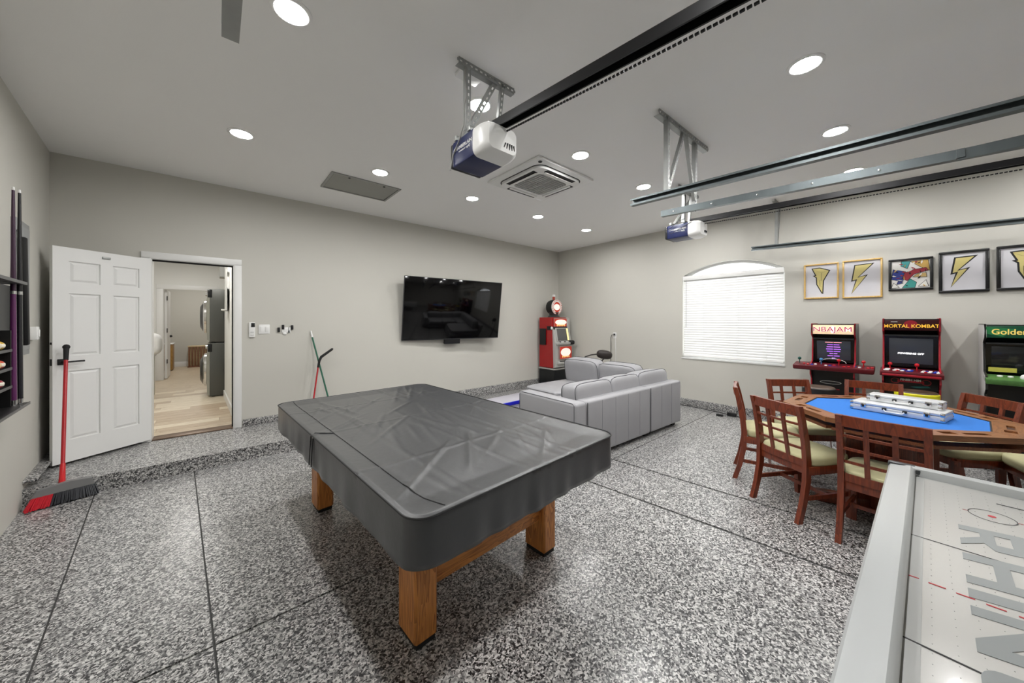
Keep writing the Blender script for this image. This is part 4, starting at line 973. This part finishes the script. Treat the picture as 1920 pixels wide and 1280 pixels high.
# ================================================================ DINING CHAIRS
def make_chair(label, loc, rz):
    t = thing('dining_chair', label, 'chair', loc, rz, 'chairs around the card table')
    W = .188
    for sx in (-1, 1):       # rear legs run up into the back posts
        pts = [(sx * W, -.265, 0), (sx * W, -.225, .14), (sx * W, -.195, .30), (sx * W, -.192, .44), (sx * W, -.205, .58), (sx * W, -.235, .74), (sx * W, -.262, .845)]
        b = B()
        bm = bmesh.new(); rv = []
        for i, (x, y, z) in enumerate(pts):
            hw_, hd_ = .016, .022 if 1 < i < 5 else .019
            rv.append([bm.verts.new((x + a * hw_, y + c * hd_, z)) for a, c in ((-1, -1), (1, -1), (1, 1), (-1, 1))])
        for p, q in zip(rv, rv[1:]):
            for k in range(4): bm.faces.new((p[k], p[(k + 1) % 4], q[(k + 1) % 4], q[k]))
        bm.faces.new(rv[0]); bm.faces.new(rv[-1]); bmesh.ops.recalc_face_normals(bm, faces=bm.faces); b._merge(bm)
        ob('rear_leg', b, M_CHAIR, t, smooth=35)
        b = B(); bm = bmesh.new(); rv = []
        for z, s_ in ((0, .015), (.39, .021)): rv.append([bm.verts.new((sx * (W + .006) + a * s_, .185 + c * s_, z)) for a, c in ((-1, -1), (1, -1), (1, 1), (-1, 1))])
        for k in range(4): bm.faces.new((rv[0][k], rv[0][(k + 1) % 4], rv[1][(k + 1) % 4], rv[1][k]))
        bm.faces.new(rv[0]); bm.faces.new(rv[1]); bmesh.ops.recalc_face_normals(bm, faces=bm.faces); b._merge(bm); ob('front_leg', b, M_CHAIR, t, smooth=0)
    yb = lambda z: -.192 - max(0, z - .44) * .16 - max(0, z - .6) * .02
    def rail(nm, z, h, th, bow):
        b = B(); n = 8; bm = bmesh.new(); rv = []
        for k in range(n + 1):
            f = k / n * 2 - 1; x = f * (W - .014); y = yb(z) - bow * (1 - f * f)
            rv.append([bm.verts.new((x, y + a * th / 2, z + c * h / 2)) for a, c in ((-1, -1), (1, -1), (1, 1), (-1, 1))])
        for p, q in zip(rv, rv[1:]):
            for k in range(4): bm.faces.new((p[k], p[(k + 1) % 4], q[(k + 1) % 4], q[k]))
        bm.faces.new(rv[0]); bm.faces.new(rv[-1]); bmesh.ops.recalc_face_normals(bm, faces=bm.faces); b._merge(bm); return ob(nm, b, M_CHAIR, t, smooth=35)
    rail('top_rail', .808, .072, .024, .012); rail('lower_rail', .425, .05, .022, .012)
    for z in (.708, .62, .53): rail('lattice_rail', z, .016, .014, .012)
    for x in (-.062, .062):
        b = B(); b.bar((x, yb(.43) - .011, .43), (x, yb(.79) - .011, .79), .026, .014); ob('lattice_slat', b, M_CHAIR, t)
    b = B()
    b.span((-W, .172, .345), (W, .196, .405), .003); b.span((-W, -.20, .345), (W, -.18, .405), .003)
    for sx in (-1, 1): b.span((sx * (W + .008) - .011, -.19, .345), (sx * (W + .008) + .011, .18, .405), .003)
    ob('seat_frame', b, M_CHAIR, t)
    b = B(); b.puff((0, .005, .435), (.42, .42, .085), 5, 7, crown=.12); ob('seat_cushion', b, M_SEAT, t, smooth=80)
    for sx in (-1, 1):
        b = B(); b.bar((sx * W, -.215, .175), (sx * W, .18, .175), .016, .03); ob('side_stretcher', b, M_CHAIR, t)
    b = B(); b.bar((-W, .0, .175), (W, .0, .175), .016, .026); ob('cross_stretcher', b, M_CHAIR, t)
    return t
def chair_at(mx, my, fx, fy, label, src=[None]):
    l = math.hypot(fx, fy); fx, fy = fx / l, fy / l
    loc = (mx + .262 * fx, my + .262 * fy, 0); rz = math.atan2(fy, fx) - PI / 2
    if src[0] is None: src[0] = make_chair(label, loc, rz); return src[0]
    return dup(src[0], loc, rz, label)
chair_at(3.275, .675, .86, -.51, 'wooden lattice back chair seen from behind, its back toward the pool table, second from left')
chair_at(3.84, 1.10, .26, -.965, 'wooden lattice back chair seen edge on at the left end of the card table')
chair_at(3.09, .11, .994, -.1, 'wooden lattice back chair just behind the white air hockey table corner')
chair_at(4.58, .835, -.716, -.698, 'wooden lattice back chair across the table below the window')
chair_at(5.03, .23, -1, -.05, 'wooden lattice back chair across the table before the basketball cabinet')
chair_at(4.72, -.45, -.65, .76, 'wooden lattice back chair across the table before the golf cabinet')
chair_at(4.47, -.95, -.30, .95, 'wooden chair at the right end of the card table, pale seat showing under the rim')
chair_at(3.80, -1.0, .05, .99, 'wooden chair at the right photo edge, pale seat showing beyond the air hockey table')

# ================================================================ AIR HOCKEY TABLE
HR = math.radians(-1.4)
t = thing('air_hockey_table', 'white air hockey table filling the bottom right of the photo', 'air hockey table', (2.36, .056, 0), HR)
# local: origin at the far left corner; x negative towards the camera, y negative to the right
ZS, ZR, HL, HW_ = .785, .815, 2.13, 1.1
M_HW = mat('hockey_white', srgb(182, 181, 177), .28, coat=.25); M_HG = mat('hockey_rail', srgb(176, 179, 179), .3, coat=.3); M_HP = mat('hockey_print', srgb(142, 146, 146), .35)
b = B(); b.span((-HL, -HW_, .45), (-.02, -.015, ZS - .002), .01); ob('cabinet', b, M_HG, t)
b = B(); b.span((-HL + .05, -HW_ + .05, ZS - .02), (-.055, -.062, ZS), .002); ps = ob('playing_surface', b, M_HW, t)
for nm, y0, y1 in (('side_rail', -.082, 0), ('side_rail', -HW_ - .02, -HW_ + .06)):
    f = 1 if y1 == 0 else -1
    pr = [(0, ZR - .055), (0, ZR - .016), (-.006, ZR - .008), (-.046, ZR - .004), (-.054, ZR), (-.066, ZR + .002), (-.074, ZR - .002), (-.080, ZR - .012), (-.080, ZS - .02), (-.02, ZS - .03)]
    pr = [(y1 + p[0] if f > 0 else y0 - p[0], p[1]) for p in pr]
    b = B(); b.plate(pr, (), -HL, -.02, M=YZ); ob(nm, b, M_HG, t, smooth=35)
b = B(); b.plate([(-.045, ZS - .03), (-.045, ZS + .006), (-.04, ZR - .002), (-.03, ZR), (0, ZR), (0, ZS - .05)], (), 0, HW_ - .05, M=Matrix(((1, 0, 0, 0), (0, 0, -1, -.068), (0, 1, 0, 0), (0, 0, 0, 1)))); ob('end_rail', b, M_HG, t, smooth=30)
b = B(); b.span((-.02, -.082, ZR - .06), (.012, .003, ZR + .001), .006); b.span((-.045, -.094, ZR - .05), (.008, -.080, ZR - .006), .003); ob('corner_cap', b, mat('cap_dark', srgb(52, 54, 56), .4), t)
for x in (-.25, -HL + .25):
    for y in (-.12, -HW_ + .12):
        b = B(); b.box((x, y, .225), (.11, .11, .45), bev=.01); ob('leg', b, M_HG, t)
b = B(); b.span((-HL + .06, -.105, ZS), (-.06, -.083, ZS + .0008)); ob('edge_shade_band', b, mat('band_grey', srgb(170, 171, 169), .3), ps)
M_LN = mat('line_black', srgb(40, 40, 42), .5); M_LR = mat('line_red', srgb(176, 44, 52), .5)
zl = ZS + .0010
lx = lambda x: x - 2.36
def L(name, a, c, w, m):
    b = B(); b.bar((a[0], a[1], zl), (c[0], c[1], zl), w, .0006); return ob(name, b, m, ps, smooth=0)
L('printed_line', (lx(1.665), -.072), (lx(1.69), -1.04), .0035, M_LN); L('printed_line', (lx(1.112), -.066), (lx(1.112), -1.04), .0045, M_LN)
for k in range(21): L('dash', (lx(1.392), -.0815 - max(0, k * .0437 - .0102)), (lx(1.394), -.0995 - k * .0437), .0045, M_LR)
cxy = (lx(2.03), -.255)
L('goal_line', (lx(2.185), -.275), (lx(2.185), -.75), .007, M_LN)
b = B(); b.plate(circ(cxy[0], cxy[1], .051, 40), [circ(cxy[0], cxy[1], .0488, 40)], zl, zl + .0006); ob('face_off_circle', b, M_LN, ps, smooth=0)
b = B(); b.plate(circ(cxy[0], cxy[1], .009, 20), (), zl, zl + .0006); ob('face_off_dot', b, M_LR, ps, smooth=0)
for s_ in (-1, 1): L('face_off_tick', (cxy[0], cxy[1] + s_ * .051), (cxy[0], cxy[1] + s_ * .062), .002, M_LR)
# big grey lettering, reading towards the camera: u runs towards the camera, v to the right
def glyph(polys, u0, w, v0=-.178, h=.125, sh=.035, holes=()):
    tr_ = lambda P: [(lx(u0) - (u * w - (v - .0) * sh), v0 - v * h) for u, v in P]
    b = B()
    for i, P in enumerate(polys): b.plate(tr_(P), [tr_(q) for q in holes] if i == 0 else (), zl - .0002, zl + .0004)
    o = ob('printed_letter', b, M_HP, ps, smooth=0); return o
glyph([[(0, 0), (.24, 0), (.24, .32), (.45, .32), (.72, 0), (1, 0), (.72, .36), (1, .5), (1, .86), (.82, 1), (0, 1)]], 1.868, .155, holes=[[(.24, .54), (.24, .78), (.7, .78), (.7, .54)]])
glyph([[(0, 0), (.24, 0), (.24, .40), (.76, .40), (.76, 0), (1, 0), (1, 1), (.76, 1), (.76, .62), (.24, .62), (.24, 1), (0, 1)]], 1.652, .18)
glyph([[(0, 0), (1, 0), (1, 1), (0, 1)]], 1.442, .045)
glyph([[(0, 0), (.22, 0), (.22, .64), (.74, 0), (1, 0), (1, 1), (.78, 1), (.78, .36), (.26, 1), (0, 1)]], 1.358, .18)
glyph([rrect(0, 0, 1, 1, .2)], 1.135, .17, holes=[rrect(.24, .24, .76, .76, .1)])
b = B()
for i in range(60):
    for j in range(30):
        b.box((-.12 - i * .0335, -.12 - j * .0335, ZS + .0006), (.0016, .0016, .0006))
o = ob('air_hole', b, mat('hole_grey', srgb(160, 160, 157), .6), ps, smooth=0); o['kind'] = 'stuff'
# ================================================================ BROOMS AND DUSTPAN
t = thing('push_broom', 'red handled angle broom with red and black bristles leaning on the open door', 'broom', (-.955, 4.50, 0))
hb = Vector((-.022, .10, .17)); ht = Vector((-.080, .47, 1.17))
b = B(); b.tube([hb, ht], .0125, 10); ob('handle', b, mat('broom_red', srgb(176, 24, 34), .35, noise=.12, nscale=30), t)
b = B(); b.tube([hb + (ht - hb) * .94, ht + (ht - hb).normalized() * .05], [.015, .018], 10); b.sphere(ht + (ht - hb).normalized() * .06, .024, 12); ob('grip', b, M_RUBBER, t)
b = B(); b.tube([(0, -.015, .115), (-.012, .04, .13), hb + (ht - hb).normalized() * .10], [.022, .019, .015], 10); ob('socket', b, mat('broom_red2', srgb(196, 22, 30), .35), t)
ba = math.radians(16)
b = B(); b.plate([(-.15, -.02), (.17, -.02), (.155, .035), (.04, .05), (-.12, .03)], (), -.022, .022, M=Matrix.Translation((0, -.02, .105)) @ Matrix.Rotation(ba, 4, 'Z') @ RX); ob('broom_head', b, mat('broom_grey', srgb(120, 120, 120), .5), t)
def bristles(name, x0, x1, m):
    b = B(); rnd = random.Random(int(x0 * 1000) + 5)
    n = int((x1 - x0) / .007)
    for i in range(n):
        for j in range(4):
            x = x0 + (i + .5) * (x1 - x0) / n; y = -.015 + j * .010
            xt = x * 1.18 - .015 + rnd.uniform(-.004, .004); yt = y * 1.2 - .075 + rnd.uniform(-.006, .006)
            M = Matrix.Rotation(ba, 4, 'Z'); p = M @ Vector((x, y - .02, .09)); q = M @ Vector((xt, yt, .004 + rnd.uniform(0, .01)))
            b.bar(p, q, .006, .006)
    o = ob(name, b, m, t, smooth=0); o['kind'] = 'stuff'; return o
bristles('red_bristles', -.145, -.045, mat('bristle_red', srgb(190, 26, 42), .6, noise=.2, nscale=60)); bristles('black_bristles', -.045, .165, mat('bristle_black', srgb(34, 36, 42), .6, noise=.3, nscale=60))

t = thing('lean_broom', 'green handled broom with white tip leaning on the back wall behind the pool table', 'broom', (1.16, 5.14, ZP))
b = B(); b.tube([(.02, -.02, .10), (-.155, .30, 1.10)], .011, 8); ob('handle', b, mat('handle_green', srgb(30, 92, 70), .35), t)
b = B(); b.tube([(-.155, .30, 1.10), (-.17, .318, 1.19)], [.012, .008], 8); ob('tip', b, M_PLASW, t)
b = B(); b.box((.02, -.02, .09), (.30, .05, .04), bev=.01); ob('broom_head', b, M_BLACK, t)
b = B(); b.box((.02, -.02, .035), (.32, .055, .07), bev=.008); ob('bristle_block', b, mat('bristle_green', srgb(30, 60, 50), .8, noise=.4, nscale=80), t)
t = thing('upright_dustpan', 'red handled upright dustpan with black grip crossing the green broom', 'dustpan', (.93, 5.12, ZP))
b = B(); b.tube([(0, 0, .05), (.115, .16, .69)], .010, 8); ob('handle', b, mat('pan_red', srgb(170, 22, 34), .35), t)
b = B(); b.tube([(.115, .16, .69), (.135, .18, .78), (.16, .19, .83), (.30, .20, .93), (.31, .20, .94)], [.014, .016, .018, .016, .006], 8); ob('grip', b, M_RUBBER, t)
b = B(); b.plate([(-.13, -.16), (.13, -.16), (.11, .06), (-.11, .06)], (), 0, .008); b.span((-.11, .05, 0), (.11, .06, .1)); b.span((-.125, -.14, 0), (-.117, .05, .06)); b.span((.117, -.14, 0), (.125, .05, .06)); ob('pan', b, M_PLASB, t)

# ================================================================ BACK WALL SMALL THINGS
t = thing('wall_remote', 'white wall remote holder with a black display beside the doorway', 'remote', (.336, D, 1.35))
b = B(); b.box((-.002, -.010, 0), (.062, .020, .19), bev=.005); ob('holder', b, M_PLASW, t)
b = B(); b.box((.008, -.022, .062), (.038, .006, .052), bev=.002); ob('display', b, M_BLACK, t)
for z in (-.03, -.065):
    b = B(); b.box((0, -.0215, z), (.035, .004, .018), bev=.002); ob('button', b, mat('btn_grey', srgb(205, 205, 203), .4), t)
t = thing('light_switch', 'white double rocker light switch on the back wall', 'switch', (.461, D, 1.356))
b = B(); b.box((0, -.004, 0), (.118, .008, .12), bev=.003); ob('cover_plate', b, M_PLASW, t)
for x in (-.026, .026):
    b = B(); b.box((x, -.010, 0), (.034, .007, .068), rot=(.06, 0, 0), bev=.002); ob('rocker', b, M_PLASW, t)
t = thing('hook_strip', 'small white key hooks with black fobs on the back wall', 'key hooks', (.70, D, 1.352))
b = B(); b.box((.0, -.006, -.01), (.10, .012, .07), bev=.004); ob('hook_plate', b, M_PLASW, t)
for x, z in ((-.083, -.006), (-.035, .030), (.068, .024)):
    b = B(); b.box((x, -.012, z), (.028, .02, .062), bev=.004); ob('key_fob', b, M_BLACK, t)
b = B(); b.tube([(.03, -.014, .03), (.028, -.016, -.01), (.034, -.016, -.03)], .004, 6); b.box((.032, -.014, -.03), (.018, .01, .035), bev=.003); ob('key', b, M_DSTEEL, t)
b = B(); b.box((-.015, -.010, -.055), (.04, .01, .03), bev=.006); ob('tape_piece', b, M_PLASW, t)

# power adapter with cord near the right wall kerb
t = thing('power_adapter', 'black power adapter and cable lying by the right wall kerb', 'power adapter', (5.98, 1.76, 0))
b = B(); b.box((0, 0, .03), (.07, .12, .05), bev=.008); ob('adapter', b, M_PLASB, t)
b = B(); b.box((-.12, .13, .014), (.05, .09, .028), bev=.006); ob('plug_block', b, M_PLASB, t)
b = B(); b.tube([(0, .06, .02), (.08, .2, .008), (.13, .5, .008), (.12, .9, .008), (.13, 1.4, .008), (.12, 1.9, .008)], .006, 6); b.tube([(0, -.06, .02), (-.1, -.2, .008), (-.14, -.5, .008), (-.05, -.8, .008)], .006, 6); ob('cable', b, M_PLASB, t)

# ================================================================ LEFT WALL
t = thing('breaker_panel', 'tall grey metal breaker panel on the left wall', 'electrical panel', lw(1.06, 1.20), LROT)
b = B(); b.box((0, -.012, .51), (.36, .024, 1.02), bev=.003); ob('panel_box', b, mat('panel_grey', srgb(150, 152, 152), .45, .2), t)
b = B(); b.box((0, -.027, .51), (.30, .006, .94), bev=.002); ob('panel_door', b, mat('panel_grey2', srgb(158, 160, 160), .45, .2), t)
t = thing('cue_case', 'long narrow black strip standing for a shadow on the grey breaker panel', 'case', lw(1.20, 1.28, .032), LROT)  # solid black strip modelled in place of the cue rack's shadow on the panel
b = B(); b.bar((.05, -.018, 0), (-.02, -.018, .80), .05, .034, .010); ob('strip_body', b, M_BLACK, t)
b = B(); b.tube([(-.03, -.01, .80), (-.03, .005, .85), (-.04, -.005, .82)], .006, 6); ob('strip_loop', b, M_BLACK, t)
t = thing('wall_switch_box', 'small white switch box on the left wall by the open door', 'switch', lw(.70, 1.36), LROT)
b = B(); b.box((0, -.02, 0), (.075, .04, .11), bev=.006); ob('box', b, M_PLASW, t)
b = B(); b.box((0, -.043, 0), (.03, .008, .06), bev=.003); ob('rocker', b, M_PLASW, t)

rk = thing('cue_rack', 'black wall rack for pool cues and balls at the left photo edge', 'cue rack', lw(1.98, .88), LROT)
# local: wall at y=0, room towards -y, x to the viewer's right (towards the back wall)
M_RK = mat('rack_black', srgb(16, 16, 17), .4); M_RKE = mat('rack_edge', srgb(72, 72, 72), .4)
b = B(); b.span((-.50, -.012, .016), (.70, 0, .83)); ob('back_board', b, M_RK, rk)
for z, dp in ((.0, .115), (.14, .07), (.26, .07), (.38, .07)):
    x1 = .52 if z == 0 else .36
    b = B(); b.span((-.50, -dp, z), (x1, 0, z + .016), .003); sh_ = ob('shelf', b, M_RK, rk)
    b = B(); b.span((-.50, -dp - .004, z), (x1, -dp + .002, z + .018), .001); ob('shelf_edge', b, M_RKE, sh_)
for x in (.345, -.50): b = B(); b.span((x, -.07, .016), (x + .015, -.01, .52)); ob('side_board', b, M_RK, rk)
b = B(); b.plate(rect(-.50, -.11, .50, 0), [circ(x, -.07, .016, 12) for x in (-.4, -.3, -.2, .2, .3, .40)] + [circ(.455, -.085, .016, 12)], .83, .85); ob('cue_holder', b, M_RKE, rk, smooth=0)
for k, (sl, zz, colr, lab) in enumerate(((.24, .396, (206, 170, 70), 'yellow striped ball on the top shelf of the cue rack'), (.17, .396, (226, 214, 190), 'cream ball on the top shelf of the cue rack'), (.24, .276, (200, 74, 48), 'orange red ball on the second shelf of the cue rack'), (.17, .276, (222, 190, 140), 'pale tan ball on the second shelf of the cue rack'), (.22, .156, (150, 50, 60), 'dark red ball on the third shelf of the cue rack'))):
    p = rk.location + Matrix.Rotation(LROT, 3, 'Z') @ Vector((sl, -.041, zz + .029))
    bt = thing('pool_ball', lab, 'ball', p, LROT, 'pool balls on the cue rack')
    b = B(); b.sphere((0, 0, 0), .0285, 20); ob('ball', b, mat('ball_%d' % k, srgb(*colr), .12, coat=.5), bt, smooth=80)
    b = B(); b.lathe([(.0266, -.011), (.0287, -.007), (.0293, 0), (.0287, .007), (.0266, .011), (.025, 0)], 20, ring=True); ob('stripe', b, mat('ball_white', srgb(236, 230, 214), .15, coat=.5), bt) if k % 2 == 0 else None
tr_t = thing('ball_triangle', 'thin pale ball triangle hanging on the cue rack', 'ball rack', rk.location + Matrix.Rotation(LROT, 3, 'Z') @ Vector((.10, -.014, .53)), LROT)
b = B(); b.plate([(-.15, 0), (.15, 0), (0, .27)], [[(-.138, .007), (.138, .007), (0, .255)]], .0, .008, M=RX); ob('triangle_frame', b, mat('triangle_grey', srgb(196, 194, 188), .5), tr_t, smooth=0)
def cue(label, x, col, lean=.0, off=.07):
    p = rk.location + Matrix.Rotation(LROT, 3, 'Z') @ Vector((x, -off, .0165))
    c = thing('pool_cue', label, 'pool cue', p, LROT, 'pool cues in the rack')
    top = Vector((-lean, 0, 1.46)); q = lambda f: top * f
    b = B(); b.tube([q(0), q(.02), q(.52)], [.016, .0165, .0125], 12); ob('butt', b, mat('cue_%d' % int(col[0]), srgb(*col), .25, coat=.5), c)
    b = B(); b.tube([q(.52), q(.985)], [.0125, .007], 12); ob('shaft', b, mat('cue_shaft_%d' % int(col[1]), srgb(col[0] * .6, col[1] * .6, col[2] * .6), .3), c)
    b = B(); b.tube([q(0), q(.025)], [.0172, .0172], 12); b.tube([q(.51), q(.525)], .0135, 12); ob('collar', b, M_CHROME, c)
    b = B(); b.tube([q(.985), q(1.0)], [.0075, .006], 10); ob('tip', b, M_PLASW, c)
cue('purple pool cue standing in the wall rack', .40, (90, 36, 84), .0)
cue('black pool cue with chrome collar standing at the end of the wall rack', .455, (24, 24, 30), .0, .085)

# ================================================================ HALL THINGS
M_WG = mat('washer_grey', srgb(82, 83, 79), .35, .3); M_WD = mat('washer_dark', srgb(26, 27, 28), .25, .2)
def laundry(name, label, z0):
    t = thing(name, label, name.split('_')[0] if False else 'laundry machine', (-.10, 7.88, z0), 0, 'stacked laundry machines')
    # front towards -x; local y from 0 (towards the camera) to .68
    Hh = .935
    b = B(); b.span((0, 0, .015), (.72, .68, Hh), .012); bd = ob('cabinet', b, M_WG, t)
    b = B(); P = [(.18 + .02 * abs(math.sin(k)) * 0 + (.16 - .16 * math.sin(PI * k / 16)), -.002, .08 + (Hh - .16) * k / 16) for k in range(17)]; b.tube(P, .004, 6); b.tube([(p[0] + .06, p[1], .46 + (p[2] - .46) * .9) for p in P], .003, 6); ob('pressed_rib', b, mat('washer_rib', srgb(82, 84, 80), .35, .4), bd)
    b = B(); b.plate([(0, .02), (-.035, .06), (-.045, .70), (-.02, Hh), (0, Hh)], (), 0.0, .68, M=Matrix(((1, 0, 0, 0), (0, 0, 1, 0), (0, 1, 0, 0), (0, 0, 0, 1)))); ob('front_panel', b, mat('washer_front', srgb(150, 150, 140), .35, .3), t, smooth=30)
    b = B(); b.span((-.03, -.003, .78), (.035, .68, Hh - .01), .01); ob('control_strip', b, M_WD, t)
    Md = Matrix.Translation((-.045, .34, .45)) @ Matrix.Rotation(-PI / 2, 4, 'Y')
    b = B(); b.lathe([(0, .09), (.18, .085), (.25, .05), (.27, .0), (0, 0)], 32, M=Md); dr = ob('porthole_door', b, M_WD, t)
    b = B(); b.lathe([(.255, .045), (.285, .03), (.29, .0), (.26, .0)], 32, M=Md, ring=True); ob('door_ring', b, M_CHROME, dr)
    b = B(); b.lathe([(0, 0), (.035, 0), (.03, .03), (0, .03)], 16, M=Matrix.Translation((-.03, .3, .85)) @ Matrix.Rotation(-PI / 2, 4, 'Y')); ob('dial', b, M_CHROME, t)
    for x in (.05, .66):
        for y in (.06, .62):
            b = B(); b.lathe([(0, 0), (.025, 0), (.025, .02), (0, .02)], 10, M=Matrix.Translation((x, y, 0))); ob('foot', b, M_BLACK, t)
laundry('washing_machine', 'grey front loading washer at the bottom of the stack in the hall', .146)
laundry('tumble_dryer', 'grey dryer stacked on top of the washer in the hall', 1.086)
t = thing('wall_cabinet', 'white wall cabinet above the stacked laundry machines', 'cabinet', (.03, 8.55, 2.30))
b = B(); b.span((0, 0, 0), (.9, .35, .45), .004); ob('cabinet_body', b, mat('cabinet_shade', srgb(196, 196, 188), .5), t)
b = B(); b.span((.01, -.018, .01), (.45, 0, .44), .004); ob('cabinet_door', b, M_WHITE, t)
t = thing('laundry_cabinet', 'pale low cabinet on the left of the hall', 'cabinet', (-1.45, 8.3, .146))
b = B(); b.span((0, 0, .0), (.60, .55, .70), .006); ob('cabinet_body', b, mat('cab_pale', srgb(206, 206, 196), .5), t)
b = B(); b.span((-.01, -.01, .70), (.62, .57, .73), .004); ob('worktop', b, M_WHITE, t)
t = thing('white_towel', 'white cloth bundle draped on the pale hall cabinet', 'cloth', (-1.03, 8.55, .885))
b = B(); b.puff((.12, -.05, .18), (.36, .38, .34), 4, 8, crown=.15)
o = ob('cloth', b, mat('cloth_white', srgb(236, 236, 234), .9, bump=.6, bscale=9), t, smooth=80)
t = thing('wooden_chest', 'brown wooden chest standing in the far room', 'chest', (-1.36, 12.75, .146))
b = B(); b.span((0, 0, .02), (.46, .5, .70), .006); ob('body', b, wood('chest_wood', srgb(170, 130, 62), srgb(136, 98, 42), 'Z', 3), t)
b = B(); b.span((-.01, -.01, .70), (.47, .51, .72), .004); ob('lid', b, M_WHITE, t)
t = thing('slatted_crate', 'dark brown slatted wooden stand against the far room wall', 'wooden stand', (-.64, 13.32, .146))
M_SL = wood('slat_wood', srgb(120, 74, 44), srgb(84, 48, 28), 'Z', 3)
for k in range(7):
    b = B(); b.span((.02 + k * .062, 0, .03), (.05 + k * .062, .02, .58), .002); ob('slat', b, M_SL, t)
b = B(); b.span((0, 0, .58), (.48, .30, .61), .003); ob('top', b, wood('crate_top', srgb(214, 196, 160), srgb(190, 170, 130), 'X', 3), t)
b = B(); b.span((0, 0, 0), (.48, .30, .03), .003); ob('case', b, M_SL, t)
b = B(); b.span((0, .28, .03), (.48, .30, .58)); ob('back_board', b, wood('crate_top', srgb(214, 196, 160), srgb(190, 170, 130), 'X', 3), t)
t = thing('hall_wall_frame', 'small white framed panel with a shelf on the hall side wall', 'wall shelf', (.12, 6.9, 1.62), math.radians(-92.2))
b = B(); b.plate(rect(-.22, 0, .22, .62), [rect(-.17, .12, .17, .57)], 0, .02, M=RX); ob('frame', b, M_WHITE, t, smooth=0)
b = B(); b.span((-.22, -.07, 0), (.22, 0, .02), .003); ob('shelf', b, M_WHITE, t)
b = B(); b.span((-.17, -.006, .12), (.17, -.002, .36)); ob('inset_panel', b, mat('inset_grey', srgb(150, 150, 148), .3), t)
